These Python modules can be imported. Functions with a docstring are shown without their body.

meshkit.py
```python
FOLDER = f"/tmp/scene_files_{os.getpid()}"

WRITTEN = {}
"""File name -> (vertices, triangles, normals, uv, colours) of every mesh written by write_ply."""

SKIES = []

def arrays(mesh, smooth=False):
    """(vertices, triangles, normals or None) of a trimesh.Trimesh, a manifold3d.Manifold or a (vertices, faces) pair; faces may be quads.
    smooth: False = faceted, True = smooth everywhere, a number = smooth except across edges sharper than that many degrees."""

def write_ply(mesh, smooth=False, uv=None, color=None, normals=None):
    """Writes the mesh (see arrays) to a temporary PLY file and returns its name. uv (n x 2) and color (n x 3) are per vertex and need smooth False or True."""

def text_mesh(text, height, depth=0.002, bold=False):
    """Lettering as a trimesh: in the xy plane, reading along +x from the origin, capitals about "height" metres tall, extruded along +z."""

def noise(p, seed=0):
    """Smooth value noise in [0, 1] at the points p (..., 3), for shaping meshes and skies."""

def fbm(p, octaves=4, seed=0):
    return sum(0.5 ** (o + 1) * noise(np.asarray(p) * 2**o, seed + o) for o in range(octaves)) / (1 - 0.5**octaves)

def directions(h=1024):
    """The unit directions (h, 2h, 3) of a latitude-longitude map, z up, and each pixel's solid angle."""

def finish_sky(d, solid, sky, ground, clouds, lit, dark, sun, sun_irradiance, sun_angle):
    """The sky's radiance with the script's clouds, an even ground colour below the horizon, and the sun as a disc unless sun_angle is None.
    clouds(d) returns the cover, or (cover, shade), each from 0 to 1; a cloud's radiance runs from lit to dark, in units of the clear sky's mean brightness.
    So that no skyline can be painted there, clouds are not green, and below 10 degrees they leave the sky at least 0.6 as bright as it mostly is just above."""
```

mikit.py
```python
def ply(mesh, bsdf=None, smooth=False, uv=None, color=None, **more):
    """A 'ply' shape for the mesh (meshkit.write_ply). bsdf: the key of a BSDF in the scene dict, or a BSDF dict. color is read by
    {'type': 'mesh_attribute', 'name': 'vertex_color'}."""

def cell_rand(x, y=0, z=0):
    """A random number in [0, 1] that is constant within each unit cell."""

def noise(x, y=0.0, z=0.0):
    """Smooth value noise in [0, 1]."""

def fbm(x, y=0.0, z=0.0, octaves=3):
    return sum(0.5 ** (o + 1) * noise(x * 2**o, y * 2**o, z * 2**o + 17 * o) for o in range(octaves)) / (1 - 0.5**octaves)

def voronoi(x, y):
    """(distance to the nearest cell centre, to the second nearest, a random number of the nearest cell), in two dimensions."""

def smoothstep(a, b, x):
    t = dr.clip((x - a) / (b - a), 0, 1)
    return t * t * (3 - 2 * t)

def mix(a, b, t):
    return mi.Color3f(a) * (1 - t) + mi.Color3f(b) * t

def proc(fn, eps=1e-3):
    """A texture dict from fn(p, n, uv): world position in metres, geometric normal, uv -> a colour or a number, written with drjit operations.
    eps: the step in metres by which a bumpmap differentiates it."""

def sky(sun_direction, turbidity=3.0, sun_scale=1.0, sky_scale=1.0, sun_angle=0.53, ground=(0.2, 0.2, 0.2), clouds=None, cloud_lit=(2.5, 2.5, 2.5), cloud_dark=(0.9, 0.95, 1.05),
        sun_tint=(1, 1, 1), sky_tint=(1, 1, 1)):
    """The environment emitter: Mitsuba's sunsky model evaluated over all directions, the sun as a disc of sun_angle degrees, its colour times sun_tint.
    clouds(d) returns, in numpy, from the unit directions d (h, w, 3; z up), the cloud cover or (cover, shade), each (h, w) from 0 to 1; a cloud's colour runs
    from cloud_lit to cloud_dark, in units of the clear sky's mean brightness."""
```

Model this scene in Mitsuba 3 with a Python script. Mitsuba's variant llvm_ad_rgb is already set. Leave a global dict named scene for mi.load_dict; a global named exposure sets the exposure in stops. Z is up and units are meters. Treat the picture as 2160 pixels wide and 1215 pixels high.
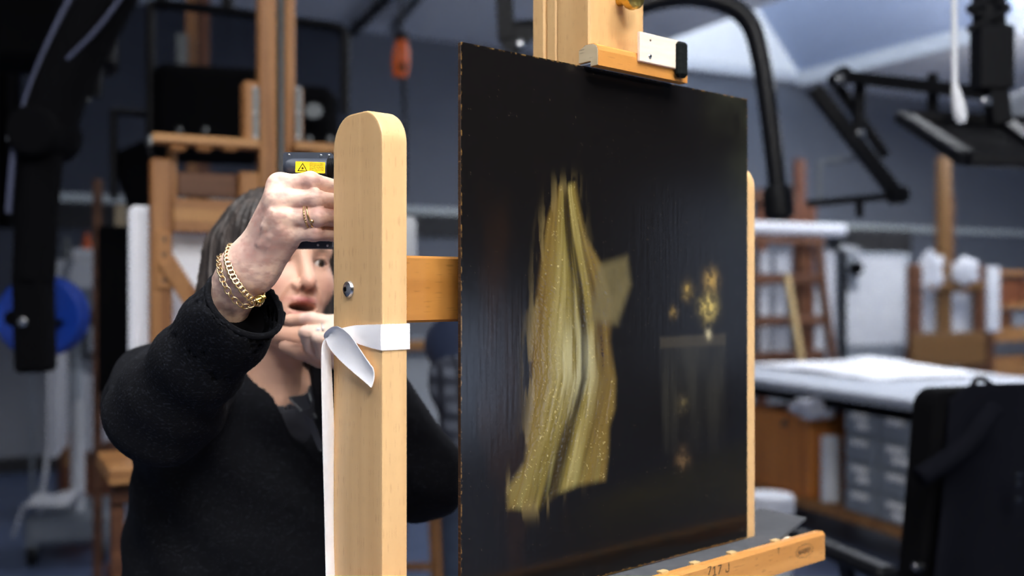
import math, random
import numpy as np, trimesh, shapely, shapely.geometry as sg
import drjit as dr, mitsuba as mi
import mikit, meshkit
from mikit import proc, fbm, noise, smoothstep, mix, cell_rand, voronoi

T = mi.ScalarTransform4f
scene, labels = {}, {}
random.seed(7)
rng = np.random.default_rng(11)
FPX, CX, CY, CAMZ = 2140.0, 1080.0, 607.5, 1.45

# ------------------------------------------------------------------ camera, light, exposure
scene['camera'] = {'type': 'thinlens', 'fov': 2 * math.degrees(math.atan(1080 / FPX)), 'fov_axis': 'x',
                   'aperture_radius': 0.0062, 'focus_distance': 1.06, 'near_clip': 0.05, 'far_clip': 60.0,
                   'to_world': T().look_at(origin=[0, 0, CAMZ], target=[0, 1, CAMZ], up=[0, 0, 1])}
exposure = 1.1
KEY = 95.0                  # warm work lamp on a stand, right of the camera
PANEL = 7.0                  # added light panels, unseen, brightening the work bay
WINDOW = 2.4                 # daylight windows in the wall behind the camera
SKYLIGHT = 0.16               # glazed hip of the skylight
BACK_PANEL = 16.0            # added light panels, unseen, brightening the far bays
LAMP_AT = np.array([1.62, -0.42, 1.98])


def lin(*c):
    c = np.asarray(c if len(c) == 3 else c[0], float) / 255.0
    return np.where(c <= 0.04045, c / 12.92, ((c + 0.055) / 1.055) ** 2.4)


def L3(*c):
    return [float(x) for x in lin(*c)]


def rgb(*c):
    return {'type': 'rgb', 'value': L3(*c)}


def P(px, py, Y):
    return np.array([(px - CX) / FPX * Y, Y, CAMZ + (CY - py) / FPX * Y])


def numbered(key):
    used = any(k == key or k.startswith(key + '__') for k in scene) or key in labels
    if not used:
        return key
    i = 1
    while True:
        k = f'{key}_{i:03d}'
        if not (any(s == k or s.startswith(k + '__') for s in scene) or k in labels):
            return k
        i += 1


def thing(name, label, cat, group=None):
    k = numbered(name)
    labels[k] = {'label': label, 'category': cat}
    if group:
        labels[k]['group'] = group
    return k


def part(parent, name, mesh, mat, smooth=30, label=None, kind=None, **kw):
    k = numbered(parent + '__' + name)
    scene[k] = mikit.ply(mesh, mat, smooth=smooth, **kw)
    if label or kind:
        labels[k] = {}
        if label:
            labels[k]['label'] = label
        if kind:
            labels[k]['kind'] = kind
    return k


def solid(name, label, cat, mesh, mat, smooth=30, group=None, **kw):
    k = thing(name, label, cat, group)
    scene[k] = mikit.ply(mesh, mat, smooth=smooth, **kw)
    return k


def struct(name, label, mesh, mat, smooth=False, **kw):
    scene[name] = mikit.ply(mesh, mat, smooth=smooth, **kw)
    labels[name] = {'label': label, 'kind': 'structure'}
    return name


# ------------------------------------------------------------------ mesh helpers
def cat(*ms):
    ms = [m for x in ms for m in (x if isinstance(x, (list, tuple)) else [x])]
    return trimesh.util.concatenate(ms)


def hull(pts):
    return trimesh.Trimesh(np.asarray(pts, float)).convex_hull


class Frame:
    def __init__(s, O, d):
        s.O = np.array([O[0], O[1], 0.0])
        d = np.array(d, float) / np.linalg.norm(d)
        s.d = np.array([d[0], d[1], 0.0])
        s.n = np.array([d[1], -d[0], 0.0])
        s.M = np.eye(4)
        s.M[:3, 0], s.M[:3, 1], s.M[:3, 2], s.M[:3, 3] = s.d, -s.n, [0, 0, 1], s.O

    def pt(s, t, q, z):
        return s.O + s.d * t + s.n * q + np.array([0, 0, z])

    def on(s, px, py, q=0.0):
        o = s.O + s.n * q - np.array([0, 0, CAMZ])
        r = np.array([(px - CX) / FPX, 1.0, (CY - py) / FPX])
        o2 = s.O + s.n * q
        k = (o2 @ s.n) / (r @ s.n)
        h = r * k
        return float((h - o2) @ s.d), float(h[2] + CAMZ)

    def box(s, t0, t1, z0, z1, q0, q1, bev=0.002):
        return s.tf(chbox(t0, t1, -q1, -q0, z0, z1, bev))

    def tf(s, m):
        m = m.copy()
        m.apply_transform(s.M)
        return m

    def pbox(s, px0, px1, py0, py1, q1=0.0, th=0.03, bev=0.002):
        """a box whose front face (at offset q1) covers the given picture extent, th thick backwards"""
        pm = (px0 + px1) / 2
        t0, t1 = s.on(px0, 600, q1)[0], s.on(px1, 600, q1)[0]
        z1, z0 = s.on(pm, py0, q1)[1], s.on(pm, py1, q1)[1]
        return s.box(min(t0, t1), max(t0, t1), max(z0, 0.0), z1, q1 - th, q1, bev)


def chbox(x0, x1, y0, y1, z0, z1, b=0.002):
    b = min(b, 0.45 * (x1 - x0), 0.45 * (y1 - y0), 0.45 * (z1 - z0))
    if b <= 0:
        return trimesh.creation.box(bounds=[[x0, y0, z0], [x1, y1, z1]])
    pts = []
    for X, sx in ((x0, 1), (x1, -1)):
        for Y, sy in ((y0, 1), (y1, -1)):
            for Z, sz in ((z0, 1), (z1, -1)):
                pts += [(X, Y + sy * b, Z + sz * b), (X + sx * b, Y, Z + sz * b), (X + sx * b, Y + sy * b, Z)]
    return hull(pts)


def catmull(pts, n=8, closed=False):
    p = np.asarray(pts, float)
    if closed:
        q = np.vstack([p[-1], p, p[0], p[1]])
    else:
        q = np.vstack([2 * p[0] - p[1], p, 2 * p[-1] - p[-2]])
    out = []
    u = np.linspace(0, 1, n, endpoint=False)[:, None]
    for i in range(len(q) - 3):
        a, b, c, d = q[i:i + 4]
        out.append(0.5 * (2 * b + (c - a) * u + (2 * a - 5 * b + 4 * c - d) * u ** 2 + (3 * b - a - 3 * c + d) * u ** 3))
    out = np.vstack(out)
    return out if closed else np.vstack([out, p[-1]])


def tube(pts, r, seg=12, closed=False, flat=None):
    """swept tube; r a number or one per point; flat=(axis, k): squash along axis"""
    p = np.asarray(pts, float)
    n = len(p)
    r = np.broadcast_to(np.asarray(r, float), (n,))
    t = (np.roll(p, -1, 0) - np.roll(p, 1, 0)) if closed else np.gradient(p, axis=0)
    t /= np.linalg.norm(t, axis=1, keepdims=True) + 1e-12
    ref = np.array([0, 0, 1.0]) if abs(t[0, 2]) < 0.9 else np.array([1.0, 0, 0])
    u = np.cross(t[0], ref); u /= np.linalg.norm(u)
    rings = []
    a = np.arange(seg) * 2 * np.pi / seg
    for i in range(n):
        u = u - t[i] * (u @ t[i]); u /= np.linalg.norm(u)
        w = np.cross(t[i], u)
        rings.append(p[i] + r[i] * (np.cos(a)[:, None] * u + np.sin(a)[:, None] * w))
    v = np.vstack(rings)
    i = np.arange(seg); j = (i + 1) % seg
    f = []
    for k in range(n if closed else n - 1):
        A, B = k * seg, ((k + 1) % n) * seg
        f += [np.stack([A + i, A + j, B + j], 1), np.stack([A + i, B + j, B + i], 1)]
    if not closed:
        v = np.vstack([v, p[0], p[-1]])
        f += [np.stack([j, i, i * 0 + n * seg], 1), np.stack([(n - 1) * seg + i, (n - 1) * seg + j, i * 0 + n * seg + 1], 1)]
    m = trimesh.Trimesh(v, np.vstack(f), process=False)
    return m


def lathe(profile, seg=24):
    """profile: (r, z) list from bottom to top -> closed mesh around z"""
    pr = np.asarray(profile, float)
    a = np.arange(seg) * 2 * np.pi / seg
    v = np.vstack([np.stack([r * np.cos(a), r * np.sin(a), a * 0 + z], 1) for r, z in pr])
    i = np.arange(seg); j = (i + 1) % seg
    f = []
    for k in range(len(pr) - 1):
        A, B = k * seg, (k + 1) * seg
        f += [np.stack([A + i, A + j, B + j], 1), np.stack([A + i, B + j, B + i], 1)]
    v = np.vstack([v, [0, 0, pr[0, 1]], [0, 0, pr[-1, 1]]])
    n = len(pr) * seg
    f += [np.stack([j, i, i * 0 + n], 1), np.stack([n - seg + i, n - seg + j, i * 0 + n + 1], 1)]
    return trimesh.Trimesh(v, np.vstack(f), process=False)


def align(m, p0, axis, x=None):
    """mesh built along +z at the origin -> placed at p0 with z along axis"""
    z = np.asarray(axis, float); z = z / np.linalg.norm(z)
    x = np.asarray(x if x is not None else ([0, 0, 1] if abs(z[2]) < 0.9 else [1, 0, 0]), float)
    if abs(x @ z) > 0.999 * np.linalg.norm(x):
        x = np.array([0, 1.0, 0]) if abs(z[1]) < 0.9 else np.array([1.0, 0, 0])
    x = x - z * (x @ z); x /= np.linalg.norm(x)
    M = np.eye(4); M[:3, 0], M[:3, 1], M[:3, 2], M[:3, 3] = x, np.cross(z, x), z, p0
    m = m.copy(); m.apply_transform(M)
    return m


def cyl(p0, p1, r, seg=20, bev=None):
    p0, p1 = np.asarray(p0, float), np.asarray(p1, float)
    h = np.linalg.norm(p1 - p0)
    b = min(r * 0.15, h * 0.2) if bev is None else bev
    return align(lathe([(r - b, 0), (r, b), (r, h - b), (r - b, h)], seg), p0, p1 - p0)


def prism(poly, h, M=None):
    m = trimesh.creation.extrude_polygon(poly, h, engine='earcut')
    if M is not None:
        m.apply_transform(M)
    return m


def axes_M(x, y, z, o):
    M = np.eye(4); M[:3, 0], M[:3, 1], M[:3, 2], M[:3, 3] = x, y, z, o
    return M


def bar(p0, p1, w, h, up=(0, 0, 1), bev=0.002):
    """rectangular bar between two points, w wide, h high"""
    p0, p1 = np.asarray(p0, float), np.asarray(p1, float)
    L = np.linalg.norm(p1 - p0)
    return align(chbox(-h / 2, h / 2, -w / 2, w / 2, 0, L, bev), p0, p1 - p0, up)


def sheet(Apts, Bpts, th=0.0008, n=8, m=5, bulge=0.0):
    """cloth strip between two edge polylines, th thick"""
    A, B = catmull(Apts, n), catmull(Bpts, n)
    w = np.linspace(0, 1, m)[None, :, None]
    G = A[:, None] * (1 - w) + B[:, None] * w
    du, dv = np.gradient(G, axis=0), np.gradient(G, axis=1)
    N = np.cross(du, dv); N /= np.linalg.norm(N, axis=2, keepdims=True) + 1e-12
    G = G + N * (bulge * 4 * w * (1 - w))
    r, c = G.shape[:2]
    top, bot = (G + N * th / 2).reshape(-1, 3), (G - N * th / 2).reshape(-1, 3)
    idx = np.arange(r * c).reshape(r, c)
    q = np.stack([idx[:-1, :-1], idx[1:, :-1], idx[1:, 1:], idx[:-1, 1:]], -1).reshape(-1, 4)
    f = np.vstack([q, q[:, ::-1] + r * c])
    rim = np.concatenate([idx[0, :], idx[1:, -1], idx[-1, -2::-1], idx[-2:0:-1, 0]])
    nx = np.roll(rim, -1)
    f = np.vstack([f, np.stack([rim, nx, nx + r * c, rim + r * c], 1)[:, ::1]])
    v = np.vstack([top, bot])
    f = np.vstack([f[:, [0, 1, 2]], f[:, [0, 2, 3]]])
    return trimesh.Trimesh(v, f, process=False)


def grid_cloth(fn, nu, nv, th=0.002):
    """closed sheet from fn(u, v) -> points, u, v in [0, 1]"""
    u, v = np.meshgrid(np.linspace(0, 1, nu), np.linspace(0, 1, nv), indexing='ij')
    G = fn(u, v)
    N = np.cross(np.gradient(G, axis=0), np.gradient(G, axis=1)); N /= np.linalg.norm(N, axis=2, keepdims=True) + 1e-12
    idx = np.arange(nu * nv).reshape(nu, nv)
    q = np.stack([idx[:-1, :-1], idx[1:, :-1], idx[1:, 1:], idx[:-1, 1:]], -1).reshape(-1, 4)
    f = np.vstack([q, q[:, ::-1] + nu * nv])
    rim = np.concatenate([idx[0, :], idx[1:, -1], idx[-1, -2::-1], idx[-2:0:-1, 0]])
    nx = np.roll(rim, -1)
    f = np.vstack([f, np.stack([rim, nx, nx + nu * nv, rim + nu * nv], 1)])
    return trimesh.Trimesh(np.vstack([(G + N * th / 2).reshape(-1, 3), (G - N * th / 2).reshape(-1, 3)]), np.vstack([f[:, [0, 1, 2]], f[:, [0, 2, 3]]]), process=False)


# ------------------------------------------------------------------ signed-distance modelling
def surface_nets(F, origin, h):
    """smooth closed mesh of F < 0 on a regular grid"""
    nx, ny, nz = F.shape
    neg = F < 0
    c = [(i, j, k) for i in (0, 1) for j in (0, 1) for k in (0, 1)]
    cnt = sum(neg[i:nx - 1 + i, j:ny - 1 + j, k:nz - 1 + k].astype(np.int8) for i, j, k in c)
    ci = np.argwhere((cnt > 0) & (cnt < 8))
    idx = np.full((nx - 1, ny - 1, nz - 1), -1, np.int64)
    idx[tuple(ci.T)] = np.arange(len(ci))
    acc, num = np.zeros((len(ci), 3)), np.zeros(len(ci))
    vals = {o: F[ci[:, 0] + o[0], ci[:, 1] + o[1], ci[:, 2] + o[2]] for o in c}
    for a in c:
        for ax in range(3):
            if a[ax] == 0:
                b = list(a); b[ax] = 1; b = tuple(b)
                va, vb = vals[a], vals[b]
                m = (va < 0) != (vb < 0)
                t = va / np.where(m, va - vb, 1)
                p = np.tile(np.array(a, float), (len(ci), 1)); p[:, ax] = t
                acc[m] += p[m]; num[m] += 1
    v = (ci + acc / num[:, None]) * h + np.asarray(origin)
    faces = []
    for ax in range(3):
        o1, o2 = [(1, 2), (2, 0), (0, 1)][ax]
        s0 = [slice(None)] * 3; s1 = [slice(None)] * 3
        s0[ax], s1[ax] = slice(0, -1), slice(1, None)
        ch = neg[tuple(s0)] != neg[tuple(s1)]
        e = np.argwhere(ch)
        e = e[(e[:, o1] > 0) & (e[:, o2] > 0) & (e[:, o1] < F.shape[o1] - 1) & (e[:, o2] < F.shape[o2] - 1)]
        st = neg[tuple(e.T)]
        def cell(d1, d2):
            q = e.copy(); q[:, o1] -= d1; q[:, o2] -= d2
            return idx[tuple(q.T)]
        q = np.stack([cell(1, 1), cell(0, 1), cell(0, 0), cell(1, 0)], 1)
        q[~st] = q[~st][:, ::-1]
        faces.append(q)
    q = np.vstack(faces)
    return trimesh.Trimesh(v, np.vstack([q[:, [0, 1, 2]], q[:, [0, 2, 3]]]), process=False)


class Grid:
    def __init__(s, lo, hi, h):
        s.lo, s.h = np.asarray(lo, float), h
        ax = [np.arange(lo[i], hi[i] + h, h, dtype=np.float32) for i in range(3)]
        s.x, s.y, s.z = np.meshgrid(*ax, indexing='ij', sparse=True)
        s.shape = tuple(len(a) for a in ax)

    def cone(s, a, b, ra, rb=None):
        """round cone between two joints"""
        rb = ra if rb is None else rb
        a, b = np.asarray(a, np.float32), np.asarray(b, np.float32)
        d = b - a; L = float(d @ d) + 1e-12
        px, py, pz = s.x - a[0], s.y - a[1], s.z - a[2]
        t = np.clip((px * d[0] + py * d[1] + pz * d[2]) / L, 0, 1)
        return np.sqrt((px - d[0] * t) ** 2 + (py - d[1] * t) ** 2 + (pz - d[2] * t) ** 2) - (ra + (rb - ra) * t)

    def ball(s, c, r):
        return np.sqrt((s.x - c[0]) ** 2 + (s.y - c[1]) ** 2 + (s.z - c[2]) ** 2) - r

    def ell(s, c, r, R=None):
        """ellipsoid, R rows = its axes"""
        px, py, pz = s.x - c[0], s.y - c[1], s.z - c[2]
        if R is not None:
            px, py, pz = (R[i][0] * px + R[i][1] * py + R[i][2] * pz for i in range(3))
        k0 = np.sqrt((px / r[0]) ** 2 + (py / r[1]) ** 2 + (pz / r[2]) ** 2)
        k1 = np.sqrt((px / r[0] ** 2) ** 2 + (py / r[1] ** 2) ** 2 + (pz / r[2] ** 2) ** 2) + 1e-9
        return k0 * (k0 - 1) / k1

    def half(s, p, n):
        n = np.asarray(n, float) / np.linalg.norm(n)
        return (s.x - p[0]) * n[0] + (s.y - p[1]) * n[1] + (s.z - p[2]) * n[2]

    def mesh(s, F):
        F = np.ascontiguousarray(np.broadcast_to(F, s.shape)).astype(np.float32)
        return surface_nets(F, s.lo, s.h)


def su(a, b, k=0.01):
    h = np.clip(0.5 + 0.5 * (b - a) / k, 0, 1)
    return b * (1 - h) + a * h - k * h * (1 - h)


def ss(a, b, k=0.004):
    """a minus b, smooth"""
    return -su(-a, b, k)


def fbmn(p, seed=0, oct=4):
    return meshkit.fbm(p, oct, seed)


# ------------------------------------------------------------------ materials
def mat(key, base, rough=0.5, spec=0.5, metallic=0.0, bump=None, bscale=1.0, two=True, **kw):
    b = {'type': 'principled', 'base_color': base if isinstance(base, dict) else rgb(*base), 'roughness': rough, 'specular': spec, 'metallic': metallic, **kw}
    if bump is not None:
        b = {'type': 'bumpmap', 'arbitrary': bump, 'scale': bscale, 'bsdf': b}
    scene[key] = {'type': 'twosided', 'bsdf': b} if two else b
    return key


def wood_fn(axis, ca, cb, cc, fine=1.0, fleck=0.35):
    ca, cb, cc = L3(*ca), L3(*cb), L3(*cc)
    ax = np.asarray(axis, float) / np.linalg.norm(axis)
    o1 = np.cross(ax, [0.3, 0.4, 0.86]); o1 /= np.linalg.norm(o1)
    o2 = np.cross(ax, o1)

    def fn(p, n, uv):
        a = p.x * ax[0] + p.y * ax[1] + p.z * ax[2]
        b = p.x * o1[0] + p.y * o1[1] + p.z * o1[2]
        c = p.x * o2[0] + p.y * o2[1] + p.z * o2[2]
        band = fbm(b * 55 * fine + 3, c * 55 * fine, a * 2.2, 3)
        fin = noise(b * 900 * fine, c * 900 * fine, a * 70)
        fl = smoothstep(0.72, 0.9, fin) * fleck
        col = mix(ca, cb, smoothstep(0.3, 0.7, band))
        return mix(col, cc, fl)
    return fn


D_E = np.array([0.757, 0.653, 0]); N_E = np.array([0.653, -0.757, 0])
mat('beech_upright', proc(wood_fn([0, 0, 1], (222, 183, 131), (215, 174, 122), (188, 142, 96))), 0.42, 0.4)
mat('beech_mast', proc(wood_fn([0, 0, 1], (208, 170, 118), (198, 158, 106), (172, 128, 84))), 0.42, 0.4)
mat('beech_level', proc(wood_fn(D_E, (203, 146, 82), (188, 130, 68), (140, 90, 44))), 0.36, 0.45)
mat('beech_rail', proc(wood_fn(D_E, (178, 122, 58), (164, 108, 48), (120, 76, 34))), 0.4, 0.4)
mat('beech_block', proc(wood_fn(D_E, (200, 140, 72), (190, 128, 60), (156, 96, 44), 0.8)), 0.38, 0.45)
mat('beech_endgrain', proc(wood_fn(N_E, (198, 180, 148), (182, 164, 132), (120, 104, 84), 0.7, 0.6)), 0.6, 0.3)
mat('oak_upright', proc(wood_fn([0, 0, 1], (150, 104, 60), (122, 78, 42), (84, 52, 28))), 0.5, 0.4)
mat('oak_level', proc(wood_fn([0.887, 0.461, 0], (160, 116, 70), (128, 84, 48), (84, 54, 32))), 0.5, 0.4)
mat('brown_wood', proc(wood_fn([0.887, 0.461, 0], (100, 64, 42), (76, 46, 29), (52, 31, 20))), 0.5, 0.35)
mat('red_wood', proc(wood_fn([0, 0, 1], (112, 66, 42), (88, 49, 30), (60, 33, 21))), 0.5, 0.35)
mat('pale_wood', (186, 160, 112), 0.5)
mat('brass', (206, 170, 84), 0.25, metallic=1.0)
mat('gold_worn', (208, 180, 136), 0.27, metallic=1.0)
mat('steel', (200, 200, 200), 0.22, metallic=1.0)
mat('dull_steel', (104, 107, 108), 0.5, metallic=0.9)
mat('black_paint', (10, 11, 15), 0.5, 0.16)
mat('black_gloss', (8, 9, 14), 0.34, 0.35)
mat('highlight_blue', (66, 70, 90), 0.4, 0.4)  # bluish highlight on the black arm, put into the colour
mat('black_felt', proc(lambda p, n, uv: mix(L3(14, 17, 17), L3(46, 50, 50), smoothstep(0.55, 0.9, noise(p.x * 1500, p.y * 1500, p.z * 1500)))), 0.95, 0.1)
mat('black_matte', (8, 8, 10), 0.9, 0.06)
mat('white_ply', proc(lambda p, n, uv: mix(L3(240, 226, 208), L3(228, 208, 186), fbm(p.x * 30, p.y * 30, p.z * 220))), 0.55, 0.3)
mat('grey_foam', proc(lambda p, n, uv: mix(L3(80, 81, 85), L3(64, 66, 70), fbm(p.x * 70, p.y * 70, p.z * 70))), 0.85, 0.15)
mat('white_cloth', (218, 219, 224), 0.9, 0.1)
mat('white_tape', (244, 244, 246), 0.85, 0.15, bump=proc(lambda p, n, uv: 0.5 + 0.5 * dr.sin(p.z * 3900 + p.x * 1200), 1e-4), bscale=0.00004)
mat('white_panel', proc(lambda p, n, uv: mix(L3(212, 214, 218), L3(190, 192, 200), fbm(p.x * 9, p.y * 9, p.z * 9))), 0.7, 0.2)
mat('table_white', (170, 174, 182), 0.5)
mat('white_wrap', (240, 242, 248), 0.7, 0.2)
mat('white_paint', (206, 208, 212), 0.5)
mat('grey_paint', (122, 128, 136), 0.5)
mat('pale_grey', (160, 166, 174), 0.6)
mat('blue_plastic', (12, 52, 142), 0.35)
mat('orange_plastic', (226, 98, 18), 0.4)
mat('clear_plastic', (128, 134, 142), 0.3)
mat('label_white', (232, 232, 232), 0.6)
mat('orange_box', proc(wood_fn([0, 0, 1], (206, 130, 62), (184, 108, 48), (150, 84, 38), 0.5)), 0.45)
mat('crumpled_film', (190, 192, 204), 0.25)
mat('ink', (44, 26, 16), 0.6)

# ------------------------------------------------------------------ the room
ROOM = Frame((0.0, 10.0), (0.887, 0.461))       # t runs along the back wall, q comes forward into the room
RA0, RA1, RB1, RZ = -7.0, 9.5, 12.4, 3.8
mat('wall_grey', proc(lambda p, n, uv: mix(L3(118, 122, 131), L3(126, 130, 139), fbm(p.x * 1.5, p.y * 1.5, p.z * 1.5))), 0.8, 0.15)
mat('wall_low', (138, 140, 146), 0.8, 0.15)
mat('ceiling_grey', (226, 228, 232), 0.85, 0.1)
mat('trim_pale', (232, 238, 234), 0.6)
mat('floor_blue', proc(lambda p, n, uv: mix(L3(86, 98, 126), L3(74, 86, 112), fbm(p.x * 3, p.y * 3, 1))), 0.35, 0.5)
mat('dark_band', (20, 20, 23), 0.6)
mat('lamp_glow', (240, 240, 240), 0.5)


def wallbox(t0, t1, z0, z1, q0, q1, b=0):
    return ROOM.box(t0, t1, z0, z1, q0, q1, b)


struct('floor', 'bluish grey smooth studio floor', wallbox(RA0, RA1, -0.1, 0.0, 0, RB1), 'floor_blue')
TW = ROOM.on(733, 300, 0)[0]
mat('wall_shaded', proc(lambda p, n, uv: mix(L3(70, 74, 84), L3(76, 80, 90), fbm(p.x * 1.5, p.y * 1.5, p.z * 1.5))), 0.8, 0.15)  # dim falloff on the left of the wall, put into its colour
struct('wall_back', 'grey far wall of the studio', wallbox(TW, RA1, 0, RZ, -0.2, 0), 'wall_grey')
struct('wall_back_001', 'left section of the far wall with its shade put into the colour', wallbox(RA0, TW, 0, RZ, -0.2, 0.004), 'wall_shaded')
struct('wall_left', 'dark grey side wall', wallbox(RA0 - 0.2, RA0, 0, RZ, 0, RB1), 'wall_grey')
struct('wall_right', 'dark grey side wall by the shelves', wallbox(RA1, RA1 + 0.2, 0, RZ, 0, RB1), 'wall_grey')
# rear wall (behind the camera) with two tall windows
WIN = [(0.4, 2.0, 0.25, 1.3), (5.0, 8.6, 0.4, 2.6)]
pieces = []
xs = [RA0, WIN[0][0], WIN[0][1], WIN[1][0], WIN[1][1], RA1]
pieces += [wallbox(xs[0], xs[1], 0, RZ, RB1, RB1 + 0.2), wallbox(xs[2], xs[3], 0, RZ, RB1, RB1 + 0.2), wallbox(xs[4], xs[5], 0, RZ, RB1, RB1 + 0.2)]
for t0, t1, z0, z1 in WIN:
    pieces += [wallbox(t0, t1, 0, z0, RB1, RB1 + 0.2), wallbox(t0, t1, z1, RZ, RB1, RB1 + 0.2)]
mat('wall_charcoal', (40, 41, 45), 0.85, 0.1)
struct('wall_rear', 'charcoal wall with daylight windows', cat(pieces), 'wall_charcoal')
for i, (t0, t1, z0, z1) in enumerate(WIN):
    k = f'window_{i + 1}'
    fr = [wallbox(t0, t0 + 0.05, z0, z1, RB1, RB1 + 0.08), wallbox(t1 - 0.05, t1, z0, z1, RB1, RB1 + 0.08), wallbox(t0, t1, z0, z0 + 0.05, RB1, RB1 + 0.08), wallbox(t0, t1, z1 - 0.05, z1, RB1, RB1 + 0.08),
          wallbox((t0 + t1) / 2 - 0.025, (t0 + t1) / 2 + 0.025, z0, z1, RB1 + 0.01, RB1 + 0.07)]
    scene[k + '__frame'] = mikit.ply(cat(fr), 'white_paint', smooth=False)
    pane = trimesh.Trimesh([ROOM.pt(t0, RB1 + 0.12, z0), ROOM.pt(t1, RB1 + 0.12, z0), ROOM.pt(t1, RB1 + 0.12, z1), ROOM.pt(t0, RB1 + 0.12, z1)], [[0, 1, 2], [0, 2, 3]], process=False)
    if pane.face_normals[0] @ (-ROOM.n) < 0:
        pane.invert()
    scene[k + '__pane'] = mikit.ply(pane, 'lamp_glow', emitter={'type': 'area', 'radiance': {'type': 'rgb', 'value': [c * WINDOW * (1.0, 0.22)[i] for c in (0.66, 0.82, 1.15)]}})
    labels[k] = {'label': 'bright frosted daylight window', 'kind': 'structure'}

# ceiling with a hipped skylight well over the far right bay
SA0, SA1, SB0, SB1 = 1.15, 3.62, 0.12, 5.2
struct('ceiling', 'grey ceiling with a skylight opening', cat(
    wallbox(RA0, SA0, RZ, RZ + 0.12, 0, RB1), wallbox(SA1, RA1, RZ, RZ + 0.12, 0, RB1),
    wallbox(SA0, SA1, RZ, RZ + 0.12, 0, SB0), wallbox(SA0, SA1, RZ, RZ + 0.12, SB1, RB1)), 'ceiling_grey')


def quad(a, b, c, d):
    return trimesh.Trimesh([a, b, c, d], [[0, 1, 2], [0, 2, 3]], process=False)


RT = (SA0 + SA1) / 2
RZT = RZ + 0.92
R0, R1 = SB0 + 0.42, SB1 - 0.42
c00, c10, c11, c01 = ROOM.pt(SA0, SB0, RZ + .1), ROOM.pt(SA1, SB0, RZ + .1), ROOM.pt(SA1, SB1, RZ + .1), ROOM.pt(SA0, SB1, RZ + .1)
r0, r1 = ROOM.pt(RT, R0, RZT), ROOM.pt(RT, R1, RZT)
mat('blind_blue', (176, 188, 214), 0.8, 0.1)
labels['skylight'] = {'label': 'bright skylight glazing above the far bay', 'kind': 'structure'}


def facing(m, p):
    if m.face_normals[0] @ (np.asarray(p) - m.vertices[0]) < 0:
        m.invert()
    return m


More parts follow.
